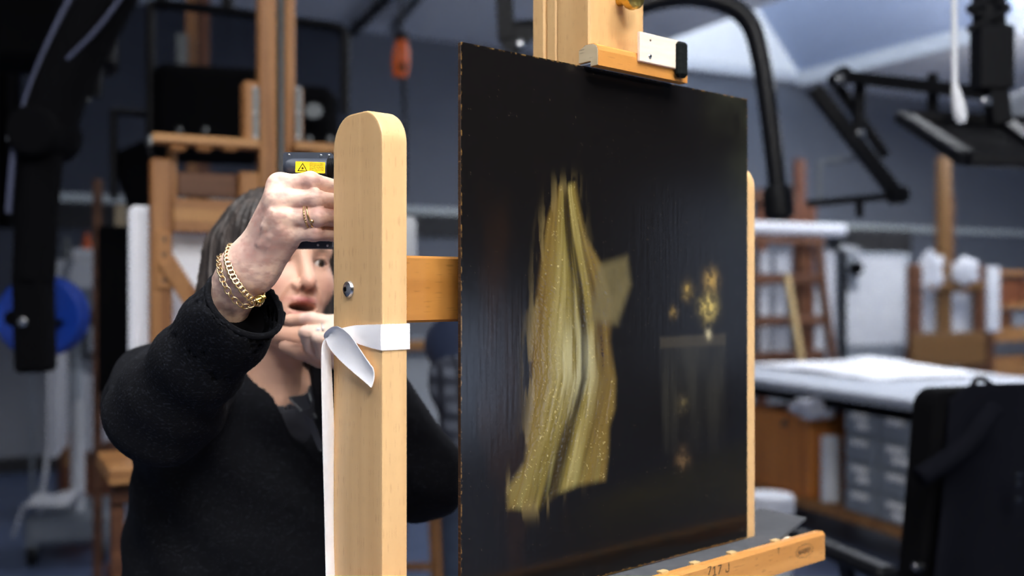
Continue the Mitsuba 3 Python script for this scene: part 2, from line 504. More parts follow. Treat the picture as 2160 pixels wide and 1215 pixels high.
low = ROOM.pt(RT, 2.5, 1.0)
glow = lambda s: {'type': 'area', 'radiance': {'type': 'rgb', 'value': [0.74 * s, 0.86 * s, 1.0 * s]}}
scene['skylight__pane'] = mikit.ply(facing(trimesh.Trimesh([c00, c10, r0], [[0, 1, 2]], process=False), low), 'lamp_glow', emitter=glow(SKYLIGHT))
scene['skylight__pane_001'] = mikit.ply(facing(quad(c00, c01, r1, r0), low), 'lamp_glow', emitter=glow(SKYLIGHT * 5.8))
scene['skylight__blind'] = mikit.ply(quad(c10, c11, r1, r0), 'blind_blue')
scene['skylight__end_panel'] = mikit.ply(trimesh.Trimesh([c01, c11, r1], [[0, 1, 2]], process=False), 'blind_blue')
scene['skylight__edge_strip'] = mikit.ply(cat(wallbox(SA1 - 0.015, SA1 + 0.06, RZ - 0.05, RZ + 0.12, SB0, SB1, 0.004)), 'white_paint')

# pale trim, dark service band and skirting along the back wall
struct('trim_1', 'pale horizontal cable duct along the far wall', wallbox(RA0, RA1, 2.14, 2.21, 0, 0.06, 0.004), 'trim_pale')
struct('trim_2', 'dark band below the pale cable duct', wallbox(RA0, 1.6, 1.93, 2.14, 0, 0.03), 'dark_band')
struct('baseboard_back', 'dark skirting along the far wall', wallbox(RA0, RA1, 0, 0.12, 0, 0.03, 0.004), 'dark_band')
struct('trim_3', 'grey lower wall panelling', wallbox(RA0, RA1, 0.12, 1.2, 0, 0.015), 'wall_low')

struct('added_baffle', 'added unseen black baffle that shades the upper left wall', chbox(-4.6, -0.85, 2.95, 3.05, 2.72, 3.8, .004), 'dark_band')  # unseen baffle, added to keep panel light off the upper left wall
# light panels added to brighten the bays (all above the frame)
for (cx, cy, w, l, zc, pw, lab) in ((-1.3, 1.3, 1.5, 0.5, 3.3, PANEL * .5, 'added flat light panel over the easel'), (0.9, 0.4, 1.5, 0.5, 3.3, PANEL * 1.5, 'added flat light panel over the work table'),
                               (0.7, -1.3, 1.5, 0.5, 3.3, PANEL * 3.4, 'added flat light panel behind the viewer'), (-0.55, 0.35, 1.2, 0.3, 3.3, PANEL * 0.8, 'added narrow light panel over the woman'),
                               (3.0, 5.4, 1.5, 0.5, 3.2, BACK_PANEL * .55, 'added flat light panel over the white table'), (5.2, 8.4, 1.5, 0.5, 3.4, BACK_PANEL * 1.1, 'added flat light panel over the shelves'), (2.3, 7.0, 1.5, 0.3, 3.6, BACK_PANEL * .6, 'added narrow light panel over the middle bay')):
    k = thing('added_light_panel', lab, 'added light', 'added light panels')
    f = Frame((cx, cy), (1, 0))
    part(k, 'housing', f.box(-w / 2 - .03, w / 2 + .03, zc, zc + .08, -l / 2 - .03, l / 2 + .03, 0.004), 'white_paint')
    for dx in (-.5, .5):
        part(k, 'rod', cyl((cx + dx, cy, zc + .08), (cx + dx, cy, 3.8), 0.008), 'dull_steel')
    pane = quad(f.pt(-w / 2, -l / 2, zc - .002), f.pt(w / 2, -l / 2, zc - .002), f.pt(w / 2, l / 2, zc - .002), f.pt(-w / 2, l / 2, zc - .002))
    facing(pane, (cx, cy, 0))
    if True:
        top = quad(f.pt(-w / 2, -l / 2, zc + .082), f.pt(w / 2, -l / 2, zc + .082), f.pt(w / 2, l / 2, zc + .082), f.pt(-w / 2, l / 2, zc + .082))
        facing(top, (cx, cy, 9))
        scene[k + '__diffuser_001'] = mikit.ply(top, 'lamp_glow', emitter={'type': 'area', 'radiance': {'type': 'rgb', 'value': [pw * (1.4 if cy > 3 else .5) * c for c in [.95, .97, 1.0]]}})  # upward glow added to brighten the ceiling
    tint = [1.0, 0.985, 0.96] if cy < 3 else [0.95, 0.97, 1.0]
    scene[k + '__diffuser'] = mikit.ply(pane, 'lamp_glow', emitter={'type': 'area', 'radiance': {'type': 'rgb', 'value': [pw * c for c in tint]}})

k = thing('added_light_panel', 'small added light panel over the far left bay', 'added light', 'added light panels')  # unseen panel added to brighten the cloths and stand at lower left
f = Frame((-2.4, 4.3), (1, 0))
part(k, 'housing', f.box(-.33, .33, 3.5, 3.58, -.18, .18, .004), 'white_paint')
part(k, 'rod', cyl((-2.4, 4.3, 3.58), (-2.4, 4.3, 3.8), .01), 'dull_steel')
pane = facing(quad(f.pt(-.3, -.15, 3.498), f.pt(.3, -.15, 3.498), f.pt(.3, .15, 3.498), f.pt(-.3, .15, 3.498)), (-2.4, 4.3, 0))
scene[k + '__diffuser'] = mikit.ply(pane, 'lamp_glow', emitter={'type': 'area', 'radiance': {'type': 'rgb', 'value': [BACK_PANEL * .9 * c for c in (.92, .96, 1.0)]}})

# work lamp on a stand, right of the camera, aimed at the painting
k = thing('work_lamp', 'warm round work lamp on a tripod stand', 'lamp')
aim = np.array([0.05, 1.15, 1.42]) - LAMP_AT
aim /= np.linalg.norm(aim)
part(k, 'head', align(lathe([(0.03, -0.12), (0.05, -0.11), (0.085, -0.02), (0.09, 0.012), (0.086, 0.012), (0.08, -0.004)], 32), LAMP_AT, aim), 'black_paint')
dsk = align(trimesh.creation.cylinder(0.075, 0.002, sections=32), LAMP_AT + aim * 0.001, aim)
dsk = dsk.submesh([np.nonzero(dsk.face_normals @ aim > 0.9)[0]], append=True)
scene[k + '__glass'] = mikit.ply(dsk, 'lamp_glow', emitter={'type': 'area', 'radiance': {'type': 'rgb', 'value': [1.0 * KEY, 0.91 * KEY, 0.68 * KEY]}})
foot = np.array([LAMP_AT[0] - aim[0] * .1, LAMP_AT[1] - aim[1] * .1, 0])
part(k, 'pole', cyl(foot + [0, 0, .3], foot + [0, 0, LAMP_AT[2] - .02], 0.014), 'black_paint')
for j in range(3):
    a = j * 2.1 + .4
    part(k, 'leg', tube([foot + [0, 0, .5], foot + [.45 * math.cos(a), .45 * math.sin(a), 0.012]], 0.01, 10), 'black_paint')

# ------------------------------------------------------------------ the easel in front
E = Frame((-0.052, 1.03), (0.757, 0.653))
PW, PZ0, PZ1 = 0.48, 1.120, 1.700
easel = thing('easel', 'pale beech studio easel holding the dark painting', 'easel')


def board_profile(w, z0, z1, r, n=10):
    """upright board seen from its broad side: rounded upper corners"""
    pts = [(0, z0), (w, z0)]
    pts += [(w - r + r * math.cos(a), z1 - r + r * math.sin(a)) for a in np.linspace(0, math.pi / 2, n)]
    pts += [(r + r * math.cos(a), z1 - r + r * math.sin(a)) for a in np.linspace(math.pi / 2, math.pi, n)]
    return pts


def round_board(t0, t1, s0, s1, z0, z1, r, bev=0.0028):
    """board in the easel frame: thickness t0..t1 along d, depth s0..s1 going back, rounded top, softened rims"""
    outs = []
    for ti, ins in ((t0, bev), (t0 + bev * .3, bev * .3), (t0 + bev, 0), (t1 - bev, 0), (t1 - bev * .3, bev * .3), (t1, bev)):
        pr = board_profile(s1 - s0 - 2 * ins, z0 + ins, z1 - ins, max(r - ins, 0.001))
        outs.append([E.pt(ti, -(s0 + ins + a), b) for a, b in pr])
    v = np.array(outs); L, n = v.shape[:2]
    f = []
    for i in range(L - 1):
        for j in range(n):
            a, b = i * n + j, i * n + (j + 1) % n
            f += [[a, b, b + n], [a, b + n, a + n]]
    ctr = n * L
    V = np.vstack([v.reshape(-1, 3), v[0].mean(0), v[-1].mean(0)])
    for j in range(n):
        f += [[(j + 1) % n, j, ctr], [(L - 1) * n + j, (L - 1) * n + (j + 1) % n, ctr + 1]]
    m = trimesh.Trimesh(V, f, process=False)
    m.fix_normals()
    return m


def lamp_pt(tv, s, z):
    return E.pt(tv, -s, z)


PT0, PT1, PS1 = -0.0952, -0.0652, 0.0905
POST_TOP = 1.6235
lp = part(easel, 'side_post', round_board(PT0, PT1, 0.0, PS1, 0.12, POST_TOP, 0.034), 'beech_upright', smooth=25)
part(easel, 'side_post', round_board(PW + 0.0005, PW + 0.0265, 0.006, 0.0965, 0.12, 1.618, 0.034), 'beech_upright', smooth=25)


def ray_plane(px, py, p0, n):
    r = np.array([(px - CX) / FPX, 1.0, (CY - py) / FPX])
    o = np.array([0, 0, CAMZ])
    return o + r * (((np.asarray(p0) - o) @ n) / (r @ n))


NL = -E.d                                  # normal of the post's shaded broad face


def LF(px, py, off=0.0):
    return ray_plane(px, py, E.pt(PT0, 0, 0) + NL * off, NL)


# domed cap nut on the broad face
b0 = LF(737, 610)
part(lp, 'bolt_head', align(lathe([(0.0085, 0), (0.0085, 0.001), (0.0075, 0.003), (0.005, 0.0045), (0.0025, 0.005)], 24), b0, NL), 'steel', label='polished domed bolt head')
part(lp, 'bolt_socket', align(lathe([(0.0026, 0), (0.0026, 0.0004)], 6), b0 + NL * 0.0049, NL), 'black_matte')
# cross rail behind the panel
t0, z1 = E.on(862, 539, -0.03)
_, z0 = E.on(862, 681, -0.03)
part(easel, 'cross_rail', E.box(PT1, PW + 0.001, z0, z1, -0.055, -0.03, 0.0025), 'beech_rail')
part(easel, 'cross_rail', E.box(PT1, PW + 0.001, 0.55, 0.62, -0.055, -0.03, 0.0025), 'beech_level')
# mast of three layered laths
tc0, tc1 = E.on(1240, 60, -0.008)[0], E.on(1356, 60, -0.008)[0]
part(easel, 'mast', E.box(tc0, tc1, 0.25, 2.02, -0.06, -0.006, 0.002), 'beech_mast')
part(easel, 'mast', E.box(tc0 - 0.0005, tc1 + 0.0005, 0.2, 1.98, -0.078, -0.0605, 0.002), 'beech_mast')
part(easel, 'mast', E.box(tc0 - 0.003, tc1 + 0.003, 0.15, 2.05, -0.1, -0.0785, 0.002), 'beech_mast')
# knob with its spindle
kc = E.pt(*(lambda tz: (tz[0], -0.006, tz[1]))(E.on(1306, 2, -0.006)))
part(easel, 'knob', cat(align(lathe([(0.0065, 0), (0.0065, 0.012)], 20), kc, E.n), align(lathe([(0.008, 0.012), (0.0125, 0.014), (0.0145, 0.018), (0.0145, 0.026), (0.012, 0.029), (0.006, 0.0305)], 32), kc, E.n)), 'brass', label='round brass knob')
# clamp block over the upper edge of the panel
ct0, ct1 = E.on(1262, 110, 0.025)[0], E.on(1450, 150, 0.025)[0]
cz0 = E.on(1262, 137, 0.025)[1]
CZ1 = E.on(1262, 89, 0.025)[1]
prof = [(0.025, cz0), (0.025, CZ1 - .008), (0.023, CZ1 - .003), (0.018, CZ1), (0.006, CZ1 + .001), (-0.0055, CZ1 - .004), (-0.0055, PZ1 + 0.003), (0.013, PZ1 + 0.003), (0.013, cz0)]
Mc = axes_M(E.n, [0, 0, 1], E.d, E.O + E.d * ct0)
blk = prism(sg.Polygon([(q, z) for q, z in prof]), ct1 - ct0, Mc)
blk.fix_normals()
cb = part(easel, 'clamp_block', blk, 'beech_block', smooth=False, label='rounded beech clamp block holding the upper edge')
part(cb, 'end_grain', prism(sg.Polygon(prof).buffer(-0.0006), 0.0007, axes_M(E.n, [0, 0, 1], E.d, E.O + E.d * (ct0 - 0.0006))), 'beech_endgrain', smooth=False)
part(cb, 'felt_strip', E.box(ct0 + .001, ct1 - .001, PZ1 + 0.0006, PZ1 + 0.003, -0.005, 0.0128, 0.0003), 'pale_grey')
wt0, wt1 = E.on(1350, 100, 0.0295)[0], E.on(1437, 120, 0.0295)[0]
zA, zB = E.on(1350, 66, 0.0295)[1], E.on(1350, 128, 0.0295)[1]
part(cb, 'plate', E.box(wt0, wt1, zB, zA, 0.0252, 0.0295, 0.0004), 'white_ply', label='pale plywood plate screwed to the clamp')
ft0, ft1 = E.on(1430, 120, 0.033)[0], E.on(1450, 120, 0.033)[0]
part(cb, 'felt_pad', E.box(ft0, ft1, E.on(1440, 163, .033)[1], E.on(1440, 88, .033)[1], 0.0255, 0.036, 0.0035), 'black_felt', label='black felt pad at the end of the plate')
sc = E.pt(E.on(1371, 119, 0.0295)[0], 0.0295, E.on(1371, 119, 0.0295)[1])
part(cb, 'screw', cat(align(lathe([(0.0028, 0), (0.0028, 0.0005), (0.002, 0.0013), (0.001, 0.0015)], 20), sc, E.n)), 'steel')
part(cb, 'screw', align(lathe([(0.0009, 0), (0.0009, 0.0003)], 4), sc + E.n * 0.0014, E.n), 'black_matte')
hc = E.pt(E.on(1372, 85, 0.0295)[0], 0.0295, E.on(1372, 85, 0.0295)[1])
part(cb, 'screw_hole', align(lathe([(0.0013, 0), (0.0013, 0.0003)], 14), hc, E.n), 'ink')
# ledge under the panel: front board, floor board
lt1 = E.on(1740, 1150, 0.066)[0]
lz1 = E.on(1740, 1121, 0.066)[1]
lz0 = E.on(1740, 1182, 0.066)[1]
pr = [(0.066, lz0 + .001), (0.066, lz1 - .004), (0.0625, lz1), (0.052, lz1 - .001), (0.05, lz1 - .004), (0.05, lz0)]
ldg = prism(sg.Polygon(pr), lt1 + 0.16, axes_M(E.n, [0, 0, 1], E.d, E.O + E.d * -0.16)); ldg.fix_normals()
lb = part(easel, 'ledge', ldg, 'beech_level', smooth=False, label='beech front board of the ledge with an oval stamp')
part(lb, 'ledge_floor', E.box(-0.155, lt1 - 0.004, lz0, PZ0 - 0.011, -0.03, 0.05, 0.001), 'beech_level')
wedge = E.box(lt1 - 0.05, lt1 - 0.008, PZ0 - 0.011, PZ0 - 0.0075, -0.02, 0.046, 0.001)
part(lb, 'ledge_cleat', wedge, 'white_ply')
for q in (1395, 1462, 1540, 1632):
    tq = E.on(q, 1150, .05)[0]
    part(lb, 'staple', E.box(tq - .006, tq + .006, lz1 - 0.001, lz1 + 0.0016, 0.048, 0.056, 0.0004), 'pale_wood')


def on_ledge(mesh2d, t, z, q=0.0661):
    m = mesh2d.copy()
    m.apply_transform(axes_M(E.d, [0, 0, 1], E.n, E.pt(t, q, z)))
    return m


tS, zS = E.on(1697, 1162, 0.0661)
ring = sg.Point(0, 0).buffer(1.0, 32)
ov = shapely.affinity.scale(ring, 0.0195, 0.0085).difference(shapely.affinity.scale(ring, 0.0187, 0.0078))
from shapely.ops import unary_union
tx = meshkit.text_mesh('MABEF', 0.0062, 0.00012, True)
tx.apply_translation([-tx.bounds[1, 0] / 2, -0.0031, 0])
part(lb, 'stamp', cat([on_ledge(prism(ov, 0.00012), tS, zS), on_ledge(tx, tS, zS)]), 'ink', smooth=False, label='dark oval maker stamp')
marks = []
for px, py, txt, hh in ((1496, 1204, '7', .010), (1512, 1203, '17', .011), (1534, 1198, 'J', .011), (1642, 1162, 'T', .007)):
    tm = meshkit.text_mesh(txt, hh, 0.00012); a, b = E.on(px, py, 0.0661)
    tm.apply_translation([-tm.bounds[1, 0] / 2, -hh / 2, 0]); marks.append(on_ledge(tm, a, b))
part(lb, 'pencil_mark', cat(marks), 'ink', smooth=False)
for tt in (PT0 - 0.005, PW - 0.005):
    part(easel, 'foot', E.box(tt, tt + 0.04, 0.02, 0.12, -0.36, 0.22, 0.006), 'beech_level')
part(easel, 'base_rail', E.box(PT0 + .035, PW - .005, 0.15, 0.22, -0.07, -0.03, 0.003), 'beech_level')
part(easel, 'base_rail', E.box(PT0 + .035, PW - .005, 0.98, 1.03, -0.055, -0.03, 0.003), 'beech_level')

# grey foam sheet lying on the ledge under the panel
fz = PZ0 - 0.0105


def foam(u, v):
    """flat sheet, notched round the right post, its free corner fanning out beyond the ledge"""
    t = np.where(u < .8, .12 + (.509 - .12) * u / .8, .5155 + (.642 - .5155) * (u - .8) / .2)
    qf = np.interp(t, [.1, .33, .50, .642], [.044, .043, .030, -.016])
    qb = np.where(t < .512, -.003, -.093)
    q = qb + (qf - qb) * v
    z = fz + 0.0062 + 0.0016 * np.sin(t * 42) * np.clip(q / .04, 0, 1) + .002 * np.clip(t - .55, 0, 1) * 10
    return E.O + E.d * t[..., None] + E.n * q[..., None] + np.array([0, 0, 1.0]) * z[..., None]


fs = thing('foam_sheet', 'thin grey foam sheet lying on the ledge under the painting', 'foam sheet')
part(fs, 'sheet', grid_cloth(foam, 101, 16, 0.004), 'grey_foam')
part(fs, 'folded_end', sheet([E.pt(.02, .044, fz + .004), E.pt(.08, .046, fz + .007), E.pt(.17, .047, fz + .003)], [E.pt(.02, .01, fz + .006), E.pt(.08, .014, fz + .009), E.pt(.17, .02, fz + .007)], 0.003), 'grey_foam')

# ------------------------------------------------------------------ the painting: a plain stand-in, dark ground with a fall of gold cloth
NU, NV = 500, 600
u, v = np.meshgrid(np.linspace(0, 1, NU), np.linspace(0, 1, NV), indexing='ij')    # v down


def uvp(px, py):
    t, z = E.on(px, py, 0.0)
    return t / PW, (PZ1 - z) / (PZ1 - PZ0)


def col(*c):
    return lin(*c)


def sm(a, b, x):
    t = np.clip((x - a) / (b - a), 0, 1)
    return t * t * (3 - 2 * t)


def nz(fu, fv, seed, oct=4):
    return fbmn(np.stack([u * fu, v * fv, u * 0], -1), seed, oct)


img = np.zeros((NU, NV, 3)) + col(17, 15, 15)


def blend(c, a):
    global img
    a = np.clip(a, 0, 1)[..., None]
    img = img * (1 - a) + np.asarray(c) * a


blend(col(34, 22, 15), sm(.45, .75, nz(9, 3, 1)) * sm(.55, .2, u) * sm(.1, .4, v) * .7)
blend(col(20, 20, 22), sm(.35, .8, nz(4, 3, 2)) * sm(.35, .8, u) * .8)
blend(col(58, 60, 46), sm(.4, 1.0, u) * sm(.4, 0, v) * sm(.3, .7, nz(5, 5, 3)) * .55 * sm(.75, 1.0, u))
blend(col(25, 22, 12), sm(.80, .86, v + (u - .5) * .10) * sm(.99, .86, v) * sm(.15, .6, u) * .8)
blend(col(34, 29, 15), sm(.42, .75, nz(3, 14, 4)) * sm(.8, .86, v) * sm(.97, .88, v) * sm(.3, .8, u) * .6)
H = np.zeros((NU, NV))                 # paint relief in metres
H += (nz(220, 14, 5, 2) - .5) * 0.00005 + (nz(60, 40, 6, 3) - .5) * 0.00003


def poly_mask(pts, soft=0.01):
    uv = np.array([uvp(*p) for p in pts])
    pg = sg.Polygon(uv)
    q = shapely.points(np.stack([u, v * 1.2], -1).reshape(-1, 2))
    pg = sg.Polygon(uv * [1, 1.2]).buffer(0)
    d = shapely.distance(pg, q) - shapely.distance(pg.boundary, q) * shapely.contains(pg, q)
    return sm(soft, -soft, d.reshape(u.shape)), d.reshape(u.shape)


# gold drapery: a broad fall of cloth, wider towards the floor
gold = [(1178, 395), (1212, 388), (1222, 440), (1235, 500), (1268, 560), (1290, 640), (1286, 720), (1298, 800), (1296, 862), (1284, 900), (1282, 960), (1276, 1012), (1222, 1022), (1176, 1040), (1140, 1074), (1072, 1072), (1070, 1030), (1108, 975), (1122, 860), (1120, 720), (1138, 580), (1152, 470)]
gm, gd = poly_mask(gold, 0.012)
axis_u = np.interp(v, [uvp(1195, 400)[1], uvp(1205, 600)[1], uvp(1205, 800)[1], uvp(1180, 1060)[1]], [uvp(1196, 400)[0], uvp(1208, 600)[0], uvp(1212, 800)[0], uvp(1165, 1060)[0]])
halfw = np.interp(v, [.25, .5, .75, .95], [.045, .14, .165, .19])
x = (u - axis_u) / halfw
fold = fbmn(np.stack([x * 3.2 + .35 * np.sin(v * 9), v * 2.0, v * 0], -1), 21, 4)
fine = fbmn(np.stack([x * 14, v * 9, v * 0], -1), 22, 3)
speck = fbmn(np.stack([u * 260, v * 300, v * 0], -1), 23, 2)
g = np.zeros_like(img) + col(64, 54, 26)
def gb(c, a):
    global g
    a = np.clip(a, 0, 1)[..., None]; g = g * (1 - a) + np.asarray(c) * a
gb(col(112, 98, 48), sm(.38, .62, fold))
gb(col(158, 146, 96), sm(.5, .72, fold * .7 + fine * .3) * sm(.8, .1, np.abs(x)) * .9)
gb(col(172, 168, 134), np.exp(-((x - .12) / .38) ** 2) * sm(.42, .6, v) * sm(.72, .55, v) * sm(.3, .6, fine) * .75)
gb(col(34, 26, 14), sm(.54, .34, fold) * .85)
gb(col(96, 70, 34), sm(.2, .8, np.abs(x)) * .5)
gb(col(120, 118, 74), sm(.7, .9, v) * sm(.35, .7, fine) * .5)
gb(col(52, 40, 20), np.exp(-((x - .05 + .2 * (v - .6)) / .07) ** 2) * sm(.55, .8, v) * .8)
gb(col(226, 210, 150), sm(.78, .88, speck) * .5 * sm(.45, .6, fold))
img = img * (1 - gm[..., None]) + g * gm[..., None]
H += gm * ((fold - .5) * 0.0005 + (fine - .5) * 0.0004 + (speck - .5) * 0.0003)
# sheer edge of the cloth on the left
blend(col(120, 104, 66), np.exp(-(gd / .022) ** 2) * sm(.15, -.1, u - axis_u) * .5 * sm(.45, .6, nz(60, 12, 9)))
# pale plain patch of parchment colour and an ochre patch beside it
pm, pd = poly_mask([(1262, 560), (1322, 542), (1330, 600), (1302, 684), (1246, 676)], 0.016)
blend(col(96, 86, 58), pm * (.65 + .35 * nz(30, 30, 31)))
pm2, _ = poly_mask([(1262, 560), (1352, 535), (1340, 566), (1280, 592)], 0.008)

H += pm * (nz(60, 60, 33) - .5) * 0.0004
# dim block of grey drapery at the right
bm, bd = poly_mask([(1392, 712), (1530, 704), (1532, 960), (1400, 960)], 0.012)
blend(col(40, 38, 33), bm * (.35 + .65 * sm(.35, .7, nz(26, 4, 41))) * sm(.86, .62, v))
tm_, _ = poly_mask([(1392, 712), (1530, 704), (1530, 728), (1392, 734)], 0.006)
blend(col(56, 50, 40), tm_ * .7)
for px, py, r, c in ((1494, 648, .030, (190, 168, 96)), (1500, 592, .026, (150, 122, 66)), (1450, 612, .02, (140, 116, 60)), (1494, 705, .014, (160, 150, 120)), (1440, 968, .024, (92, 72, 48)), (1438, 850, .02, (80, 70, 48)), (1420, 660, .014, (110, 90, 50))):
    a, b = uvp(px, py)
    dd = np.sqrt((u - a) ** 2 + ((v - b) * 1.2) ** 2)
    blend(col(*c), np.exp(-(dd / r) ** 2) * (.35 + .65 * sm(.4, .6, nz(70, 70, int(px)))))
    H += np.exp(-(dd / r) ** 2) * (nz(120, 120, int(py)) - .5) * 0.0005
# a few worn flecks of bare ground along the rims
edge = np.minimum(np.minimum(u, 1 - u) * .48, np.minimum(v, 1 - v) * .58)
blend(col(150, 112, 60), sm(.0016, .0004, edge) * sm(.5, .7, nz(150, 180, 51)) * .8)
blend(col(120, 104, 84), sm(.90, .93, nz(230, 260, 52, 2)) * .25)
img = np.clip(img, 0.001, 1)
pts = E.O + E.d * (u * PW)[..., None] + np.array([0, 0, 1.0]) * (PZ1 - v * (PZ1 - PZ0))[..., None] + E.n * (H + 0.0003)[..., None]
idx = np.arange(NU * NV).reshape(NU, NV)
q = np.stack([idx[:-1, :-1], idx[:-1, 1:], idx[1:, 1:], idx[1:, :-1]], -1).reshape(-1, 4)
pm_ = trimesh.Trimesh(pts.reshape(-1, 3), np.vstack([q[:, [0, 1, 2]], q[:, [0, 2, 3]]]), process=False)
if pm_.face_normals[0] @ E.n < 0:
    pm_.invert()
painting = thing('panel_painting', 'dark unframed panel painting with a fall of gold drapery', 'painting')
mat('oil_paint', {'type': 'mesh_attribute', 'name': 'vertex_color'}, 0.18, 0.25, two=True)
part(painting, 'paint_layer', pm_, 'oil_paint', smooth=True, color=img.reshape(-1, 3))
mat('panel_edge', proc(lambda p, n, uv: mix(L3(48, 33, 23), L3(104, 74, 46), smoothstep(.5, .95, fbm(p.x * 300 + p.y * 300, p.z * 420, 3)))), 0.5)
part(painting, 'wooden_panel', E.box(0, PW, PZ0, PZ1, -0.005, 0.0001, 0.0006), 'panel_edge')

# ------------------------------------------------------------------ white cotton tape tied round the post
tape = thing('cotton_tape', 'white cotton tape tied round the easel post with a loose tail', 'tape')
o = 0.0012
zt, zb = E.on(806, 684, 0)[1], E.on(806, 739, 0)[1]
A = [E.pt(PT1 + o, -PS1 - o, zt), E.pt(PT1 + o, -.04, zt), E.pt(PT1 + o, o, zt), E.pt((PT0 + PT1) / 2, o, zt), E.pt(PT0 - o, o, zt), LF(775, 685, .0016), LF(745, 687, .003), LF(714, 694, .006)]
B = [E.pt(PT1 + o, -PS1 - o, zb), E.pt(PT1 + o, -.04, zb), E.pt(PT1 + o, o, zb), E.pt((PT0 + PT1) / 2, o, zb), E.pt(PT0 - o, o, zb), LF(780, 733, .0016), LF(748, 722, .003), LF(722, 708, .006)]
def band(A, B, th=.0008):
    """sharp-cornered strip (no rounding at the post's edges)"""
    ms = [sheet([A[i], (np.array(A[i]) + A[i + 1]) / 2, A[i + 1]], [B[i], (np.array(B[i]) + B[i + 1]) / 2, B[i + 1]], th, 4, 4) for i in range(len(A) - 1)]
    return cat(ms)
part(tape, 'band', cat(band(A[:5], B[:5]), sheet(A[4:], B[4:], .0009, 8, 6, .0006)), 'white_tape')
part(tape, 'knot', sheet([LF(715, 745, .004), LF(690, 720, .008), LF(684, 705, .014), LF(700, 690, .017), LF(716, 690, .016), LF(738, 706, .011), LF(758, 735, .008), LF(776, 762, .0075), LF(786, 775, .0075)],
                         [LF(716, 741, .002), LF(706, 734, .006), LF(694, 722, .010), LF(688, 716, .014), LF(697, 736, .016), LF(716, 758, .012), LF(742, 782, .009), LF(766, 802, .0075), LF(783, 817, .007)], .0010, 10, 8, .0025), 'white_tape')
tb = [(688, 712), (680, 728), (678, 760), (679, 850), (681, 950), (684, 1060), (686, 1150), (688, 1240), (689, 1330)]
tb2 = [(698, 716), (692, 740), (694, 770), (698, 850), (701, 950), (702, 1060), (704, 1150), (706, 1240), (707, 1330)]
DEEP = lambda px, py: P(px, py, 1.024 - .004 * math.sin(py * .01))
part(tape, 'hanging_tail', sheet([DEEP(*a) for a in tb], [DEEP(*b) + np.array([0, .012, 0]) for b in tb2], .0009, 8, 6, .002), 'white_tape')

# ------------------------------------------------------------------ the second easel, behind the woman
R = Frame(P(585, 600, 2.75)[:2], (0.887, 0.461))
re = thing('easel', 'tall dark oak easel with a central mast, behind the woman', 'easel')
part(re, 'mast', R.pbox(548, 584, -160, 1718, 0.0, 0.045, 0.003), 'oak_upright')
part(re, 'mast', R.pbox(603, 624, -160, 1718, 0.0, 0.045, 0.003), 'oak_upright')
ta, tb_ = R.on(594, 600, -.03)[0], 0
part(re, 'winding_screw', tube([R.pt(ta, -.03, z) for z in np.linspace(0.2, 2.55, 300)], [0.011 + 0.0022 * (i % 2) for i in range(300)], 12), 'dull_steel', smooth=False, label='dark threaded winding screw')
for x0, x1, sx, py0 in ((515, 548, 540, 170), (624, 641, 630, 182)):
    kb = part(re, 'side_block', R.pbox(x0, x1, py0, 312, 0.012, 0.05, 0.006), 'oak_upright')
    part(kb, 'metal_strap', R.pbox(sx - 7, sx + 7, 183, 304, 0.0145, 0.003, 0.0006), 'dull_steel')
    for py in (187, 240, 291):
        tt, zz = R.on(sx, py, 0.0148)
        part(kb, 'screw', align(lathe([(0.006, 0), (0.006, 0.001), (0.003, 0.003)], 14), R.pt(tt, 0.0148, zz), R.n), 'steel')
for x0, x1, ya, yb in ((322, 548, 286, 306), (624, 712, 300, 318)):
    tr = part(re, 'upper_tray', R.pbox(x0, x1, ya, yb, 0.06, 0.06, 0.003), 'oak_level')
    n = 3 if x0 < 400 else 1
    for i in range(n):
        xc = x0 + 55 + i * 55
        part(tr, 'scallop', R.pbox(xc - 18, xc + 18, yb - 1, yb + 12, 0.058, 0.03, 0.008), 'oak_level')
part(re, 'tray_end', R.pbox(313, 323, 284, 306, 0.055, 0.05, 0.002), 'dull_steel')
part(re, 'frame_post', R.pbox(319, 364, 333, 1716, 0.02, 0.05, 0.005), 'oak_upright')
part(re, 'frame_post', R.pbox(356, 374, 310, 480, -0.01, 0.03, 0.003), 'oak_upright')
part(re, 'frame_post', R.pbox(806, 850, 333, 1716, 0.02, 0.05, 0.005), 'oak_upright')
part(re, 'cross_rail', R.pbox(364, 806, 427, 494, 0.0, 0.035, 0.003), 'oak_level')
part(re, 'lower_tray', R.pbox(374, 806, 372, 421, -0.03, 0.05, 0.003), 'brown_wood')
part(re, 'mast_block', R.pbox(506, 548, 362, 430, 0.01, 0.05, 0.004), 'oak_upright')
part(re, 'post_strip', R.pbox(330, 362, 486, 610, 0.028, 0.012, 0.003), 'oak_upright')
for py in (505, 537, 567, 592):
    tt, zz = R.on(347, py, 0.0282)
    part(re, 'peg_hole', align(lathe([(0.006, 0), (0.006, 0.0008)], 12), R.pt(tt, 0.0275, zz), R.n), 'ink')
a, b = R.on(348, 548, .02), R.on(440, 690, .02)
part(re, 'diagonal_brace', bar(R.pt(a[0], .03, a[1]), R.pt(b[0], .03, b[1]), 0.045, 0.016, R.n), 'oak_upright')
part(re, 'support_ledge', R.pbox(230, 860, 966, 1000, 0.15, 0.30, 0.004), 'oak_level')
part(re, 'support_ledge', R.pbox(236, 860, 1000, 1036, 0.10, 0.04, 0.004), 'brown_wood')
part(re, 'leg', R.pbox(236, 262, 1036, 1700, 0.08, 0.05, 0.003), 'brown_wood')
part(re, 'foot', R.box(-0.75, 0.45, 0.0, 0.06, -0.06, 0.12, 0.006), 'oak_level')
solid('wrapped_panel', 'large white wrapped panel standing on the ledge of the oak easel', 'panel',
      R.pbox(274, 706, 440, 966, -0.082, 0.05, 0.012), 'white_wrap')
pn = thing('white_board', 'white board leaning below the ledge of the oak easel', 'board')
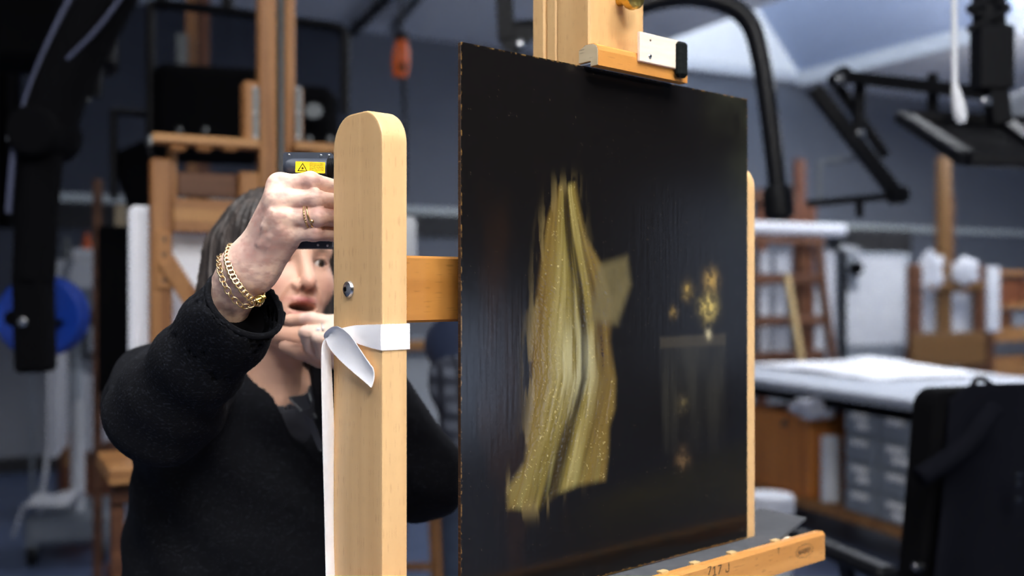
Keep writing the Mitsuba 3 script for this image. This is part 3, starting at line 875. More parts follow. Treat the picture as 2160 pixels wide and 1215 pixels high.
part(pn, 'sheet', R.pbox(262, 330, 1040, 1720, -0.055, 0.02, 0.004), 'white_panel')

# third easel with a dark painting, far left
F3 = Frame(P(240, 600, 3.9)[:2], (0.887, 0.461))
e3 = thing('easel', 'dark easel carrying an almost black painting, left of the white panel', 'easel')
part(e3, 'mast', F3.pbox(243, 262, 430, 1403, -0.03, 0.04, 0.003), 'brown_wood')
part(e3, 'side_post', F3.pbox(198, 216, 378, 1403, -0.035, 0.04, 0.003), 'brown_wood')
part(e3, 'top_clamp', F3.pbox(245, 268, 434, 478, 0.03, 0.05, 0.003), 'beech_endgrain')
part(e3, 'ledge', F3.pbox(224, 330, 830, 846, 0.06, 0.11, 0.003), 'oak_level')
part(e3, 'foot', F3.pbox(180, 330, 1385, 1403, 0.1, 0.3, 0.003), 'brown_wood')
dp = thing('dark_painting', 'nearly black painting on the far easel beside the white panel', 'painting')
part(dp, 'panel', F3.pbox(208, 330, 478, 830, 0.04, 0.03, 0.003), 'black_matte')

# fourth easel: tall brown mast far behind the hanging lamp hood
F4 = Frame(P(418, 600, 5.0)[:2], (0.887, 0.461))
e4 = thing('easel', 'far brown easel mast rising behind the black hanging hood', 'easel')
part(e4, 'mast', F4.pbox(396, 416, -30, 1227, 0, 0.05, 0.003), 'oak_upright')
part(e4, 'mast', F4.pbox(416, 442, -30, 1227, -0.01, 0.05, 0.003), 'red_wood')
part(e4, 'clamp', F4.pbox(374, 396, 70, 138, 0.02, 0.05, 0.004), 'dull_steel')
part(e4, 'foot', F4.box(-0.4, 0.4, 0, 0.07, -0.3, 0.3, 0.005), 'red_wood')

# ------------------------------------------------------------------ far left: hanging black arms, stand, cloths
arm = thing('fume_extractor', 'black jointed ceiling arm bending down at the far left', 'arm')
Y1 = 2.8
def pp(pts, Y):
    return [P(x, y, Y) for x, y in pts]
part(arm, 'boom', tube(catmull(pp([(300, -140), (205, 30), (130, 180), (92, 300)], Y1)), [0.075] * 24 + [0.07], 18), 'black_matte')
part(arm, 'edge_highlight_rail', tube(catmull(pp([(178, -60), (112, 70), (62, 190), (32, 300), (20, 420), (18, 450)], Y1 - .05)), 0.0085, 10), 'highlight_blue')  # lighter tubes draw the highlights along the edges of the arm
part(arm, 'edge_highlight_rail', tube(catmull(pp([(280, -40), (210, 55), (142, 125)], Y1 - .07)), 0.006, 10), 'highlight_blue')
part(arm, 'joint', cat(cyl(P(95, 285, Y1) + [0, -.09, 0], P(95, 285, Y1) + [0, .09, 0], 0.07, 28)), 'black_matte')
part(arm, 'drop_tube', tube(pp([(92, 290), (78, 440), (72, 590)], Y1), 0.055, 18), 'black_matte')
hb = part(arm, 'head', bar(P(70, 575, Y1), P(76, 785, Y1), 0.088, 0.088, (0, 1, 0), 0.012), 'black_matte')
part(hb, 'bolt', align(lathe([(0.012, 0), (0.012, .003), (.006, .006)], 18), P(48, 679, Y1 - .05), [0, -1, 0]), 'steel')
part(arm, 'bolt', align(lathe([(0.008, 0), (0.008, .003), (.004, .005)], 18), P(20, 291, Y1 - .08), [0, -1, 0]), 'steel')
part(arm, 'ceiling_mount', cyl(P(300, -140, Y1), [P(300, -140, Y1)[0], Y1, 3.8], 0.06), 'black_paint')
hh = thing('lamp_housing', 'black lamp housing hanging beside the jointed arm', 'lamp')
part(hh, 'body', Frame(P(210, 0, 3.1)[:2], (0.93, 0.36)).pbox(168, 250, -60, 142, 0, 0.16, 0.02), 'black_paint')
part(hh, 'bracket', bar(P(205, 138, 3.05), P(200, 205, 3.05), 0.03, 0.03), 'black_paint')
part(hh, 'lens', align(lathe([(0.012, 0), (0.011, .004), (.006, .008)], 18), P(183, 172, 3.02), [0.2, -1, 0.3]), 'steel')
part(hh, 'lens', align(lathe([(0.010, 0), (0.009, .003), (.004, .006)], 18), P(184, 211, 3.02), [0, -1, 0]), 'dull_steel')
part(hh, 'rod', cyl(P(210, -50, 3.18), [P(210, -50, 3.18)[0], 3.18, 3.8], 0.02), 'black_paint')
bx = thing('shade_box', 'added black box standing in for the shade in the upper left corner', 'box')  # added dark box where the corner is only unlit
part(bx, 'body', Frame(P(20, 0, 3.4)[:2], (0.95, 0.3)).pbox(-190, 128, -210, 118, 0, 0.3, 0.02), 'black_matte')
part(bx, 'lid', Frame(P(20, 0, 3.4)[:2], (0.95, 0.3)).pbox(-200, 134, -230, -208, 0.02, 0.34, 0.005), 'black_paint')
part(bx, 'rod', cyl(P(-30, -225, 3.5), [P(-30, -225, 3.5)[0], 3.5, 3.8], 0.03), 'black_paint')
ch = thing('shade_sheet', 'added black sheet standing in for shade along the far left edge', 'shade_sheet')  # added dark sheet where the left edge is only unlit
def shade_sheet_pts(u, v):
    x = P(-120, 600, 4.6)[0] + .34 * u
    return np.stack([x, 4.6 + .03 * np.sin(u * 40), 1.72 + (3.5 - 1.72) * v], -1)
part(ch, 'cloth', grid_cloth(shade_sheet_pts, 50, 4, 0.004), 'black_matte')
part(ch, 'rail', cyl([P(-130, 600, 4.6)[0], 4.6, 3.52], [P(-120, 600, 4.6)[0] + .38, 4.6, 3.52], 0.012), 'dull_steel')
cR = P(84, 668, 2.98)
DISC = [(0.03, -.012), (0.112, -.016), (0.120, -.010), (0.120, .010), (0.112, .016), (0.04, .010)]
rl = part(arm, 'hood_disc', align(lathe(DISC, 40), cR, [0.1, -1, 0.05]), 'blue_plastic', label='round blue hood disc')
part(arm, 'hood_disc', align(lathe(DISC, 40), cR + [-.008, .07, 0], [0.1, -1, 0.05]), 'blue_plastic', label='round blue hood disc')
part(arm, 'hood_handle', bar(cR + [-.03, -.026, -.012], cR + [.075, -.026, -.016], 0.022, 0.016), 'black_matte')
part(arm, 'axle', cyl(cR + [0, -.17, 0], cR + [0.0, .09, 0], 0.022), 'black_matte')

# wheeled stand with a white equipment head
st = thing('equipment_stand', 'grey column stand on castors with a white head', 'stand')
YS = 5.4
part(st, 'column', cyl(P(164, 1100, YS), P(164, 790, YS), 0.036), 'white_paint')
part(st, 'upper_column', cyl(P(160, 800, YS), P(158, 600, YS), 0.03), 'grey_paint')
part(st, 'collar', cyl(P(158, 845, YS), P(158, 780, YS), 0.05), 'pale_grey')
SF = Frame(P(140, 600, YS)[:2], (0.98, 0.2))
base = SF.pbox(48, 238, 1086, 1150, 0.12, 0.5, 0.03)
part(st, 'base', base, 'grey_paint')
for px, q in ((68, .08), (215, .08), (80, -.3), (222, -.3)):
    tq, zq = SF.on(px, 1175, q)
    w = SF.pt(tq, q, 0.056)
    cw = part(st, 'castor', cyl(w - SF.d * .02, w + SF.d * .02, 0.055, 24), 'black_paint')
    part(cw, 'hub', cyl(w - SF.d * .022, w + SF.d * .022, 0.022, 18), 'dull_steel')
    part(cw, 'fork', SF.box(tq - .028, tq + .028, .08, .2, q - .025, q + .025, .004), 'grey_paint')
hd = part(st, 'head', SF.pbox(82, 208, 548, 612, 0.1, 0.3, 0.015), 'white_paint', label='white equipment head')
part(hd, 'handle', tube(catmull(pp([(150, 548), (138, 575), (132, 612), (128, 650)], 5.25)), 0.018, 10), 'grey_paint')
part(hd, 'lower_case', SF.pbox(140, 204, 612, 655, 0.06, 0.2, 0.01), 'grey_paint')
part(st, 'jar', SF.pbox(184, 204, 690, 745, 0.08, 0.06, 0.01), 'pale_grey')
solid('paper_stack', 'white papers lying on the white equipment head', 'papers', SF.pbox(152, 206, 524, 547, 0.08, 0.2, 0.006), 'white_cloth')
def drape(px0, px1, py0, py1, Y, k, ph):
    def f(u, v):
        x = px0 + (px1 - px0) * u
        y = py0 + (py1 + 12 * np.sin(u * 5 + ph) - py0) * v
        Yv = Y + .03 * np.sin(u * k + ph + v) * (0.3 + v)
        return np.stack([(x - CX) / FPX * Yv, Yv, CAMZ + (CY - y) / FPX * Yv], -1)
    return grid_cloth(f, 30, 16, 0.004)
solid('white_cloth', 'long white cloth hanging left of the grey column', 'cloth', drape(100, 142, 735, 955, 5.2, 9, 0), 'white_cloth')
solid('white_cloth', 'wide white cloth hanging right of the grey column', 'cloth', drape(180, 252, 790, 940, 5.3, 14, 1), 'white_cloth')
def lump(u, v):
    x = P(36, 600, 5.15)[0] + .27 * u
    z = 0.352 + .05 * np.sin(v * 3.1) * (.6 + .4 * np.sin(u * 7 + v * 4)) - .16 * np.clip((.18 - u) / .18, 0, 1) * v
    return np.stack([x, 5.36 - .26 * v, z], -1)
solid('crumpled_cloth', 'crumpled white cloth on the base of the castor stand', 'cloth', grid_cloth(lump, 28, 20, 0.004), 'white_cloth')
solid('cable', 'white cable hanging down to the castor stand', 'cable', tube(catmull([P(100, 950, 5.22), P(95, 1000, 5.22), P(86, 1055, 5.25), P(84, 1080, 5.2)]), 0.012, 10), 'white_paint')
wc = thing('tool_chest', 'small red brown wooden chest standing behind the grey column', 'chest')
CF = Frame(P(180, 600, 6.4)[:2], (0.887, 0.461))
part(wc, 'body', CF.pbox(128, 240, 925, 1085, 0.0, 0.35, 0.006), 'red_wood')
part(wc, 'drawer', CF.pbox(134, 180, 935, 980, 0.008, 0.02, 0.003), 'oak_level')
part(wc, 'drawer', CF.pbox(186, 234, 935, 980, 0.008, 0.02, 0.003), 'brown_wood')
part(wc, 'drawer', CF.pbox(134, 234, 988, 1075, 0.008, 0.02, 0.003), 'red_wood')
part(wc, 'knob', align(lathe([(0.012, 0), (0.016, .012), (0.008, .02)], 14), CF.pt(*(lambda a: (a[0], 0.008, a[1]))(CF.on(220, 1002, 0.008))), CF.n), 'brass')
bn = thing('work_bench', 'grey bench standing along the far left wall', 'bench')
BF = Frame(P(110, 600, 7.2)[:2], (0.887, 0.461))
part(bn, 'top', BF.pbox(60, 330, 596, 606, 0.0, 0.5, 0.006), 'white_paint')
part(bn, 'cupboard', BF.pbox(60, 205, 606, 760, -0.03, 0.4, 0.006), 'dark_band')
part(bn, 'leg', BF.pbox(64, 72, 760, 1039, -0.03, 0.05, 0.003), 'grey_paint')
part(bn, 'leg', BF.pbox(320, 328, 606, 1039, -0.03, 0.05, 0.003), 'grey_paint')
for (x0, x1, y0, y1, m, lab) in ((88, 122, 490, 545, 'grey_paint', 'grey tin on the far left bench'), (128, 150, 500, 545, 'dull_steel', 'grey metal can on the far left bench'), (172, 194, 492, 545, 'orange_plastic', 'dull red bottle on the far left bench')):
    tq, zq = BF.on((x0 + x1) / 2, 596, -.15)
    rr = abs(BF.on(x1, 600, -.15)[0] - BF.on(x0, 600, -.15)[0]) / 2
    hgt = BF.on(x0, y0, -.15)[1] - zq
    ob = BF.pt(tq, -.15, zq)
    nm = {'grey_paint': 'tin', 'dull_steel': 'can', 'orange_plastic': 'bottle'}[m]
    solid(nm, lab, nm, align(lathe([(rr * .9, 0), (rr, .01), (rr, hgt * .75), (rr * .6, hgt * .85), (rr * .55, hgt)], 20), ob, [0, 0, 1]), m)

# ------------------------------------------------------------------ black hanging hoods above
hd = thing('lamp_hood', 'large black lamp hood in a rounded tubular frame behind the oak mast', 'lamp hood')
YH = 3.5
part(hd, 'frame', tube(catmull(pp([(318, 330), (318, 120), (318, 22), (332, 10), (430, 18), (600, 42), (700, 56), (722, 66), (728, 90), (727, 240)], YH), 10), 0.0165, 12), 'black_paint')
part(hd, 'body', Frame(P(440, 0, YH)[:2], (0.95, 0.3)).pbox(322, 560, 136, 330, 0.0, 0.25, 0.03), 'black_matte')
part(hd, 'body', Frame(P(680, 0, YH)[:2], (0.95, 0.3)).pbox(560, 716, 176, 318, 0.0, 0.2, 0.04), 'black_matte')
for px in (378, 433, 652, 696):
    part(hd, 'rivet', align(lathe([(0.011, 0), (0.011, .002), (.005, .004)], 16), P(px, 274 if px < 500 else 293, YH - .09), [0, -1, .2]), 'dull_steel')
part(hd, 'side_fin', hull([P(330, 285, YH), P(330, 320, YH), P(232, 326, YH + .1), P(270, 440, YH + .1), P(330, 430, YH), P(330, 300, YH + .2), P(300, 420, YH + .25)]), 'black_matte')
part(hd, 'side_frame', tube(catmull(pp([(240, 420), (240, 250), (246, 236), (330, 243)], YH + .05), 8), 0.013, 12), 'black_paint')
part(hd, 'glass', align(lathe([(0.03, 0), (0.028, .006)], 20), P(662, 235, YH - .1), [0.1, -1, 0.3]), 'dull_steel')
part(hd, 'rod', cyl(P(480, 20, YH + .02), [P(480, 20, YH)[0], YH + .02, 3.8], 0.02), 'black_paint')
part(hd, 'rod', cyl(P(340, 20, YH + .02), [P(340, 20, YH)[0], YH + .02, 3.8], 0.02), 'black_paint')

oc = thing('pendant_control', 'orange hoist control hanging from a black cable in front of the far wall', 'control')
ocx = P(846, 122, 5.2)
part(oc, 'body', align(lathe([(0.012, -.105), (0.035, -.1), (0.046, -.03), (0.042, .04), (0.026, .095), (0.012, .1)], 20), ocx, [0.05, 0, 1]), 'orange_plastic', label='orange control body')
part(oc, 'cap', cyl(ocx + [0, 0, .09], ocx + [0, 0, .13], 0.036), 'black_paint')
part(oc, 'buttons', align(lathe([(0.02, 0), (0.018, .01)], 16), ocx + [.012, -.04, -.055], [0, -1, 0]), 'black_paint')
part(oc, 'cable', tube(catmull([ocx + [.012, -.01, -.09], ocx + [.02, 0, -.35], ocx + [.015, 0, -.7]]), 0.011, 10), 'black_paint')
part(oc, 'cord', cyl(ocx + [0, 0, .12], [ocx[0], 5.2, 3.8], 0.008), 'black_paint')
def ceil_rail(p0, p1, r, mt, lab):
    def at(p):
        Y = (3.72 - CAMZ) * FPX / (CY - p[1])
        return np.array([(p[0] - CX) / FPX * Y, Y, 3.72])
    a, b = at(p0), at(p1)
    k = thing('ceiling_rail', lab, 'rail')
    part(k, 'track', bar(a, b, r * 2, 0.06), mt)
    for t in (.1, .5, .9):
        c = a + (b - a) * t
        part(k, 'hanger', cyl(c, [c[0], c[1], 3.8], 0.012), mt)
ceil_rail((845, -30), (738, 72), 0.03, 'black_paint', 'black ceiling rail running above the orange control')
ceil_rail((905, -30), (825, 62), 0.02, 'dull_steel', 'grey ceiling rail right of the black one')
br = thing('ceiling_bracket', 'black angled bracket hanging left of the beech mast', 'bracket')
YB = 3.0
part(br, 'upright', bar(P(1052, -260, YB), P(1068, 86, YB), 0.05, 0.05), 'black_paint')
part(br, 'arm', bar(P(1060, 66, YB), P(1225, 50, YB + .1), 0.05, 0.045), 'black_paint')
part(br, 'knee', hull([P(1056, 50, YB - .02), P(1056, 96, YB - .02), P(1085, 118, YB - .02), P(1108, 96, YB - .02), P(1150, 60, YB - .02), P(1056, 50, YB + .02), P(1085, 118, YB + .02), P(1150, 60, YB + .02)]), 'black_paint')
part(br, 'pin', align(lathe([(0.012, 0), (0.012, .004), (.006, .008)], 16), P(1097, 92, YB - .03), [0, -1, 0]), 'steel')
ta_ = thing('extraction_tube', 'black curved extraction tube arching down right of the painting', 'tube')
part(ta_, 'pipe', tube(catmull(pp([(1230, 60), (1330, 16), (1440, -8), (1530, 8), (1582, 50), (1606, 130), (1622, 240), (1634, 340), (1640, 400)], 3.4), 8), [0.036 - .006 * i / 64 for i in range(65)], 16), 'black_gloss')
part(ta_, 'nozzle', align(lathe([(0.042, 0), (0.05, -.02), (0.05, -.1), (0.03, -.115)], 20), P(1640, 392, 3.4), [-.05, 0, 1]), 'black_paint')
part(ta_, 'drop_rod', cyl(P(1440, -2, 3.4), [P(1440, 0, 3.4)[0], 3.4, 3.8], 0.025), 'black_paint')
# jointed arm at the upper right, with a thin wire frame
ja = thing('jointed_arm', 'black folding ceiling arm with a wire tray frame above the right hand shelves', 'arm')
YJ = 3.6
for off in (0, 0.0):
    pass
part(ja, 'lower_link', bar(P(1716, 186, YJ), P(1892, 412, YJ), 0.05, 0.045), 'black_paint')
part(ja, 'lower_link', bar(P(1758, 168, YJ + .05), P(1868, 330, YJ + .05), 0.03, 0.03), 'black_paint')
part(ja, 'upper_link', bar(P(1770, 160, YJ), P(2100, 200, YJ - .4), 0.045, 0.04), 'black_paint')
part(ja, 'joint', cyl(P(1772, 164, YJ) + [0, -.05, 0], P(1772, 164, YJ) + [0, .05, 0], 0.032), 'black_paint')
part(ja, 'bolt', align(lathe([(0.015, 0), (0.015, .004), (.008, .008)], 16), P(1772, 166, YJ - .055), [0, -1, 0]), 'steel')
part(ja, 'bolt', align(lathe([(0.014, 0), (0.014, .004), (.008, .008)], 16), P(1816, 281, YJ - .04), [0, -1, 0]), 'steel')
part(ja, 'spring', cyl(P(1815, 170, YJ), P(1808, 300, YJ), 0.02), 'black_paint')
part(ja, 'elbow', cyl(P(1893, 412, YJ) + [0, -.04, 0], P(1893, 412, YJ) + [0, .04, 0], 0.032), 'black_paint')
part(ja, 'tray_bar', bar(P(1704, 430, YJ), P(1900, 412, YJ), 0.03, 0.024), 'black_paint')
part(ja, 'wire_frame', tube(catmull(pp([(1730, 424), (1730, 352), (1738, 342), (1800, 334), (1850, 332)], YJ + .1), 8), 0.011, 10), 'grey_paint')
part(ja, 'knob', cyl(P(1813, 424, YJ), P(1813, 458, YJ), 0.014), 'black_paint')
part(ja, 'hanger', bar(P(1967, 155, YJ - .2), P(1967, 262, YJ - .2), 0.028, 0.028), 'black_paint')
part(ja, 'post', cyl(P(2086, 200, YJ - .38), [P(2086, 200, YJ - .38)[0], YJ - .38, 3.8], 0.03), 'black_paint')
# flat black lamp hood on a scissor lift
fl = thing('flat_hood', 'flat black lamp frame hanging on a scissor lift at the upper right', 'lamp hood')
C1, C2, C3, C4 = P(1905, 246, 3.0), P(2040, 334, 2.5), P(2420, 350, 2.5), P(2330, 268, 3.0)
for a, b in ((C1, C2), (C2, C3), (C3, C4), (C4, C1)):
    part(fl, 'frame_bar', bar(a, b, 0.05, 0.034, (0, 0, 1), .005), 'black_paint')
part(fl, 'panel', hull([c + [0, 0, s] for c in (C1, C2, C3, C4) for s in (-.012, -.006)]), 'black_matte')
part(fl, 'cross_bar', bar((C1 + C4) / 2, (C2 + C3) / 2, 0.04, 0.03), 'black_paint')
cx = P(2095, 150, 2.75)
part(fl, 'column', cat(bar(P(2092, 60, 2.75), P(2092, 190, 2.75), .09, .07), bar(P(2098, 180, 2.75), P(2108, 262, 2.75), .05, .05)), 'black_paint')
for i in range(4):
    y0, y1 = 62 - i * 44, 62 - (i + 1) * 44
    part(fl, 'scissor_link', bar(P(2042, y0, 2.74), P(2128, y1, 2.74), .02, .016), 'black_paint')
    part(fl, 'scissor_link', bar(P(2128, y0, 2.76), P(2042, y1, 2.76), .02, .016), 'black_paint')
for px in (2060, 2112):
    part(fl, 'lift_rod', cyl(P(px, 70, 2.79), [P(px, 70, 2.79)[0], 2.79, 3.8], 0.012), 'black_paint')
part(fl, 'knob', align(lathe([(0.013, 0), (0.013, .01), (.006, .014)], 16), P(2078, 215, 2.68), [0, -1, 0]), 'steel')
dm = thing('dome_lamp', 'pale grey dome lamp at the right edge above the flat hood', 'lamp')
dc = P(2185, 262, 4.2)
part(dm, 'shade', align(lathe([(0.16, 0), (0.16, .01), (0.145, .07), (0.1, .125), (0.04, .15)], 28), dc, [0, 0, 1]), 'pale_grey')
part(dm, 'cord', cyl(dc + [0, 0, .15], [dc[0], 4.2, 3.8], 0.01), 'black_paint')
pc = thing('pull_cord', 'pale pull cord with a long drop shaped handle hanging at upper right', 'cord')
part(pc, 'cord', tube([P(2012, -480, 2.4), P(2013, 60, 2.4), P(2014, 180, 2.4)], 0.007, 10), 'white_paint')
hp0, hp1 = P(2013, 176, 2.4), P(2029, 260, 2.4)
ax_ = hp1 - hp0; Lh = np.linalg.norm(ax_)
part(pc, 'handle', align(lathe([(0.007, 0), (0.012, Lh * .25), (0.016, Lh * .6), (0.0155, Lh * .85), (0.009, Lh)], 18), hp0, ax_), 'white_paint')

# ------------------------------------------------------------------ right: racks, easel, board, shelves along the wall
RK = Frame(P(1670, 600, 8.0)[:2], (0.887, 0.461))
rk = thing('wooden_rack', 'reddish brown rack with several rails holding white panels, right of the painting', 'rack')
for x0, x1 in ((1540, 1560), (1688, 1708)):
    part(rk, 'upright', RK.pbox(x0, x1, 500, 995, -0.02, 0.05, 0.004), 'brown_wood')
a, b = RK.on(1722, 500, 0), RK.on(1768, 995, 0)
part(rk, 'leaning_upright', bar(RK.pt(a[0], 0, a[1]), RK.pt(b[0], .1, 0), 0.045, 0.05, RK.n), 'brown_wood')
for y0, y1 in ((500, 514), (578, 598), (668, 686), (742, 782)):
    part(rk, 'rail', RK.pbox(1530, 1740, y0, y1, 0.03, 0.05, 0.004), 'brown_wood')
part(rk, 'back_board', RK.pbox(1694, 1716, 520, 760, -0.05, 0.02, 0.003), 'red_wood')
spots = [(1604, 1625, 530, 577), (1636, 1668, 534, 577), (1604, 1624, 602, 667), (1634, 1656, 602, 667), (1604, 1624, 690, 742), (1632, 1662, 692, 742), (1720, 1738, 612, 742)]
names = ['upper left', 'upper right', 'middle left', 'middle right', 'bottom left', 'bottom right', 'tall far']
for (x0, x1, y0, y1), nm in zip(spots, names):
    solid('rack_panel', f'small white panel in the {nm} opening of the brown rack', 'panel', RK.pbox(x0, x1, y0, y1, -0.06 if x0 < 1700 else -.02, 0.02, 0.004), 'white_panel', group='small white panels in the brown rack')
a, b = RK.on(1664, 580, .1), RK.on(1682, 778, .2)
solid('wooden_stick', 'pale wooden stick leaning against the brown rack', 'stick', bar(RK.pt(a[0], .08, a[1]), RK.pt(b[0] + .05, .40, 0.0), 0.045, 0.03, RK.n), 'pale_wood')
a, b = RK.on(1530, 503, .1), RK.on(1802, 503, .1)
solid('paper_roll', 'long white paper roll lying across the top of the brown rack', 'roll', cyl(RK.pt(a[0], -.02, (RK.on(1670, 500, 0)[1] + .064)), RK.pt(b[0], -.02, (RK.on(1670, 500, 0)[1] + .064)), 0.053, 24), 'white_cloth')
WS = thing('white_sheet', 'white sheet hanging down at the end of the paper roll', 'sheet')
def ws(u, v):
    tt = RK.on(1738, 600, -.1)[0] + .085 * u
    return RK.O + RK.d * tt[..., None] + RK.n * (-.1 + .03 * np.sin(u * 8))[..., None] + np.array([0, 0, 1.0]) * (1.76 - .95 * v * (1 - .25 * u))[..., None]
part(WS, 'cloth', grid_cloth(ws, 20, 10, .005), 'white_cloth')
bs = thing('light_stand', 'slim black stand with white clamps between rack and white board', 'stand')
sx_ = P(1778, 600, 8.7)
part(bs, 'pole', cyl([sx_[0], 8.7, .02], [sx_[0], 8.7, CAMZ + (CY - 505) / FPX * 8.7], 0.03), 'black_matte')
part(bs, 'clamp', cyl(P(1795, 530, 8.65), P(1800, 615, 8.65), 0.05), 'pale_grey')
part(bs, 'knob', cyl(P(1805, 566, 8.6), P(1806, 566, 8.48), 0.06), 'black_matte')
part(bs, 'arm', bar(P(1774, 520, 8.68), P(1812, 530, 8.6), .06, .05), 'white_paint')
part(bs, 'foot', cyl([sx_[0], 8.7, 0], [sx_[0], 8.7, .03], 0.18, 24), 'black_matte')
# red-brown easel above the rack
F5 = Frame(P(1690, 600, 9.0)[:2], (0.887, 0.461))
e5 = thing('easel', 'red brown easel standing behind the brown rack', 'easel')
part(e5, 'mast', F5.pbox(1682, 1700, 336, 1015, 0, 0.06, 0.004), 'red_wood')
part(e5, 'block', F5.pbox(1668, 1722, 428, 500, 0.02, 0.08, 0.006), 'red_wood')
part(e5, 'cross_rail', F5.pbox(1560, 1682, 404, 426, 0, 0.05, 0.004), 'brown_wood')
part(e5, 'cross_rail', F5.pbox(1560, 1668, 462, 486, 0, 0.05, 0.004), 'red_wood')
part(e5, 'side_post', F5.pbox(1600, 1618, 400, 1015, -.06, 0.05, 0.004), 'red_wood')
part(e5, 'foot', F5.box(-.18, .18, 0, .08, -.15, .15, .005), 'red_wood')
# white board and dark panel
F6 = Frame(P(1850, 600, 9.6)[:2], (0.887, 0.461))
wb = thing('whiteboard', 'tall white board standing in front of the far wall', 'board')
part(wb, 'surface', F6.pbox(1784, 1910, 540, 728, 0.0, 0.03, 0.004), 'white_panel')
part(wb, 'frame', F6.pbox(1908, 1920, 535, 735, 0.008, 0.04, 0.004), 'pale_grey')
part(wb, 'frame', F6.pbox(1782, 1910, 532, 541, 0.008, 0.04, 0.004), 'pale_grey')
part(wb, 'base_panel', F6.pbox(1784, 1884, 730, 968, -.01, 0.04, 0.004), 'grey_paint')
F6b = Frame(P(1850, 600, 10.1)[:2], (0.887, 0.461))
dk = thing('dark_cupboard', 'dark wall cupboard above the white board', 'cupboard')
part(dk, 'body', F6b.pbox(1790, 1924, 484, 533, 0, 0.3, 0.005), 'dark_band')
part(dk, 'door', F6b.pbox(1796, 1856, 488, 531, 0.012, 0.012, 0.002), 'dark_band')
part(dk, 'door', F6b.pbox(1860, 1920, 488, 531, 0.012, 0.012, 0.002), 'dark_band')
part(dk, 'back_post', F6b.pbox(1914, 1924, 533, 960, -.1, .05, .004), 'dark_band')
mat('ochre_wood', (108, 76, 40), 0.5)
F7 = Frame(P(2000, 600, 8.6)[:2], (0.887, 0.461))
e7 = thing('easel', 'ochre brown easel with a tall mast near the right edge', 'easel')
part(e7, 'mast', F7.pbox(1987, 2008, 330, 1050, 0.0, 0.06, 0.004), 'ochre_wood')
part(e7, 'mast', F7.pbox(1983, 2013, 410, 620, -.03, 0.05, 0.004), 'brown_wood')
part(e7, 'side_post', F7.pbox(1922, 1946, 558, 1050, 0.0, 0.05, 0.004), 'brown_wood')
part(e7, 'side_post', F7.pbox(2062, 2080, 558, 1050, 0.0, 0.05, 0.004), 'brown_wood')
part(e7, 'cross_rail', F7.pbox(1962, 2076, 596, 612, 0.03, 0.05, 0.004), 'ochre_wood')
part(e7, 'lower_board', F7.pbox(1926, 2080, 702, 772, 0.02, 0.03, 0.004), 'ochre_wood')
part(e7, 'foot', F7.box(-.3, .4, 0, .08, -.25, .25, .005), 'brown_wood')
for x0, x1, nm in ((1944, 1990, 'left'), (2008, 2062, 'right')):
    solid('canvas', f'white canvas {nm} of the ochre easel mast', 'canvas', F7.pbox(x0, x1, 618, 701, -0.075, 0.03, 0.004), 'white_panel', group='white canvases on the ochre easel')
def clump(px, py, Y, sx, sy, seed):
    m = trimesh.creation.icosphere(3, 1.0)
    v = m.vertices * (1 + 1.5 * (fbmn(m.vertices * 1.9 + seed, seed)[:, None] - .5))
    s = Y / FPX
    m.vertices = v * [sx * s, sx * s * .35, sy * s] + P(px, py, Y)
    return m
solid('crumpled_cloth', 'crumpled white cloth draped over the left shoulder of the ochre easel', 'cloth', clump(1962, 575, 8.5, 26, 40, 3), 'white_cloth', smooth=True)
solid('crumpled_cloth', 'crumpled white cloth on the right side of the ochre easel', 'cloth', clump(2036, 572, 8.6, 26, 26, 5), 'white_cloth', smooth=True)
solid('white_plank', 'narrow white plank standing right of the ochre easel', 'plank', F7.pbox(2084, 2110, 562, 700, -.1, .04, .006), 'white_panel')
F8 = Frame(P(2120, 600, 9.3)[:2], (0.887, 0.461))
sh = thing('open_shelf', 'brown open shelf unit at the right edge', 'shelf')
for y0, y1 in ((572, 582), (640, 650), (690, 718), (752, 960)):
    part(sh, 'board', F8.pbox(2086, 2320, y0, y1, 0, 0.3, 0.004), 'oak_level')
part(sh, 'side', F8.pbox(2086, 2098, 572, 960, 0.005, .31, .004), 'brown_wood')
for i, (x0, x1, y0, y1, m) in enumerate(((2106, 2150, 592, 640, 'red_wood'), (2152, 2180, 586, 640, 'red_wood'), (2110, 2134, 655, 690, 'brown_wood'), (2138, 2176, 662, 690, 'grey_paint'))):
    solid('storage_box', ['red brown box on the upper shelf', 'taller red brown box on the upper shelf', 'brown box on the middle shelf', 'grey box on the middle shelf'][i] + ' at the right edge', 'box', F8.pbox(x0, x1, y0, y1, -.03, .2, .005), m, group='boxes on the open shelf')

# ------------------------------------------------------------------ the white table with its under-shelf
TT = Frame((1.1, 7.13), (0.36, -0.933))       # t along the near-left edge towards the viewer; table lies on the +q side? (see below)
TN = np.array([0.933, 0.36, 0])               # across the table, to the right
def tbox(t0, t1, s0, s1, z0, z1, b=.004):
    m = chbox(t0, t1, s0, s1, z0, z1, b)
    M = np.eye(4); M[:3, 0] = TT.d; M[:3, 1] = TN; M[:3, 2] = [0, 0, 1]; M[:3, 3] = TT.O
    m.apply_transform(M)
    if np.linalg.det(M[:3, :3]) < 0:
        m.invert()
    return m
def ton(px, py, s=0.0):
    """point of the vertical plane s across the table seen at a pixel -> (t, z)"""
    o = TT.O + TN * s
    r = np.array([(px - CX) / FPX, 1.0, (CY - py) / FPX])
    k = (o @ TN) / (r @ TN)
    h = r * k
    return float((h - o) @ TT.d), float(h[2] + CAMZ)
tbl = thing('work_table', 'long white work table with a lower shelf on the right', 'table')
TL = 4.6
part(tbl, 'top', tbox(-.05, TL, 0, 1.6, 0.85, 0.90, .006), 'table_white')
part(tbl, 'lower_shelf', tbox(0, TL - .1, 0.03, 1.0, 0.20, 0.25, .004), 'oak_level')
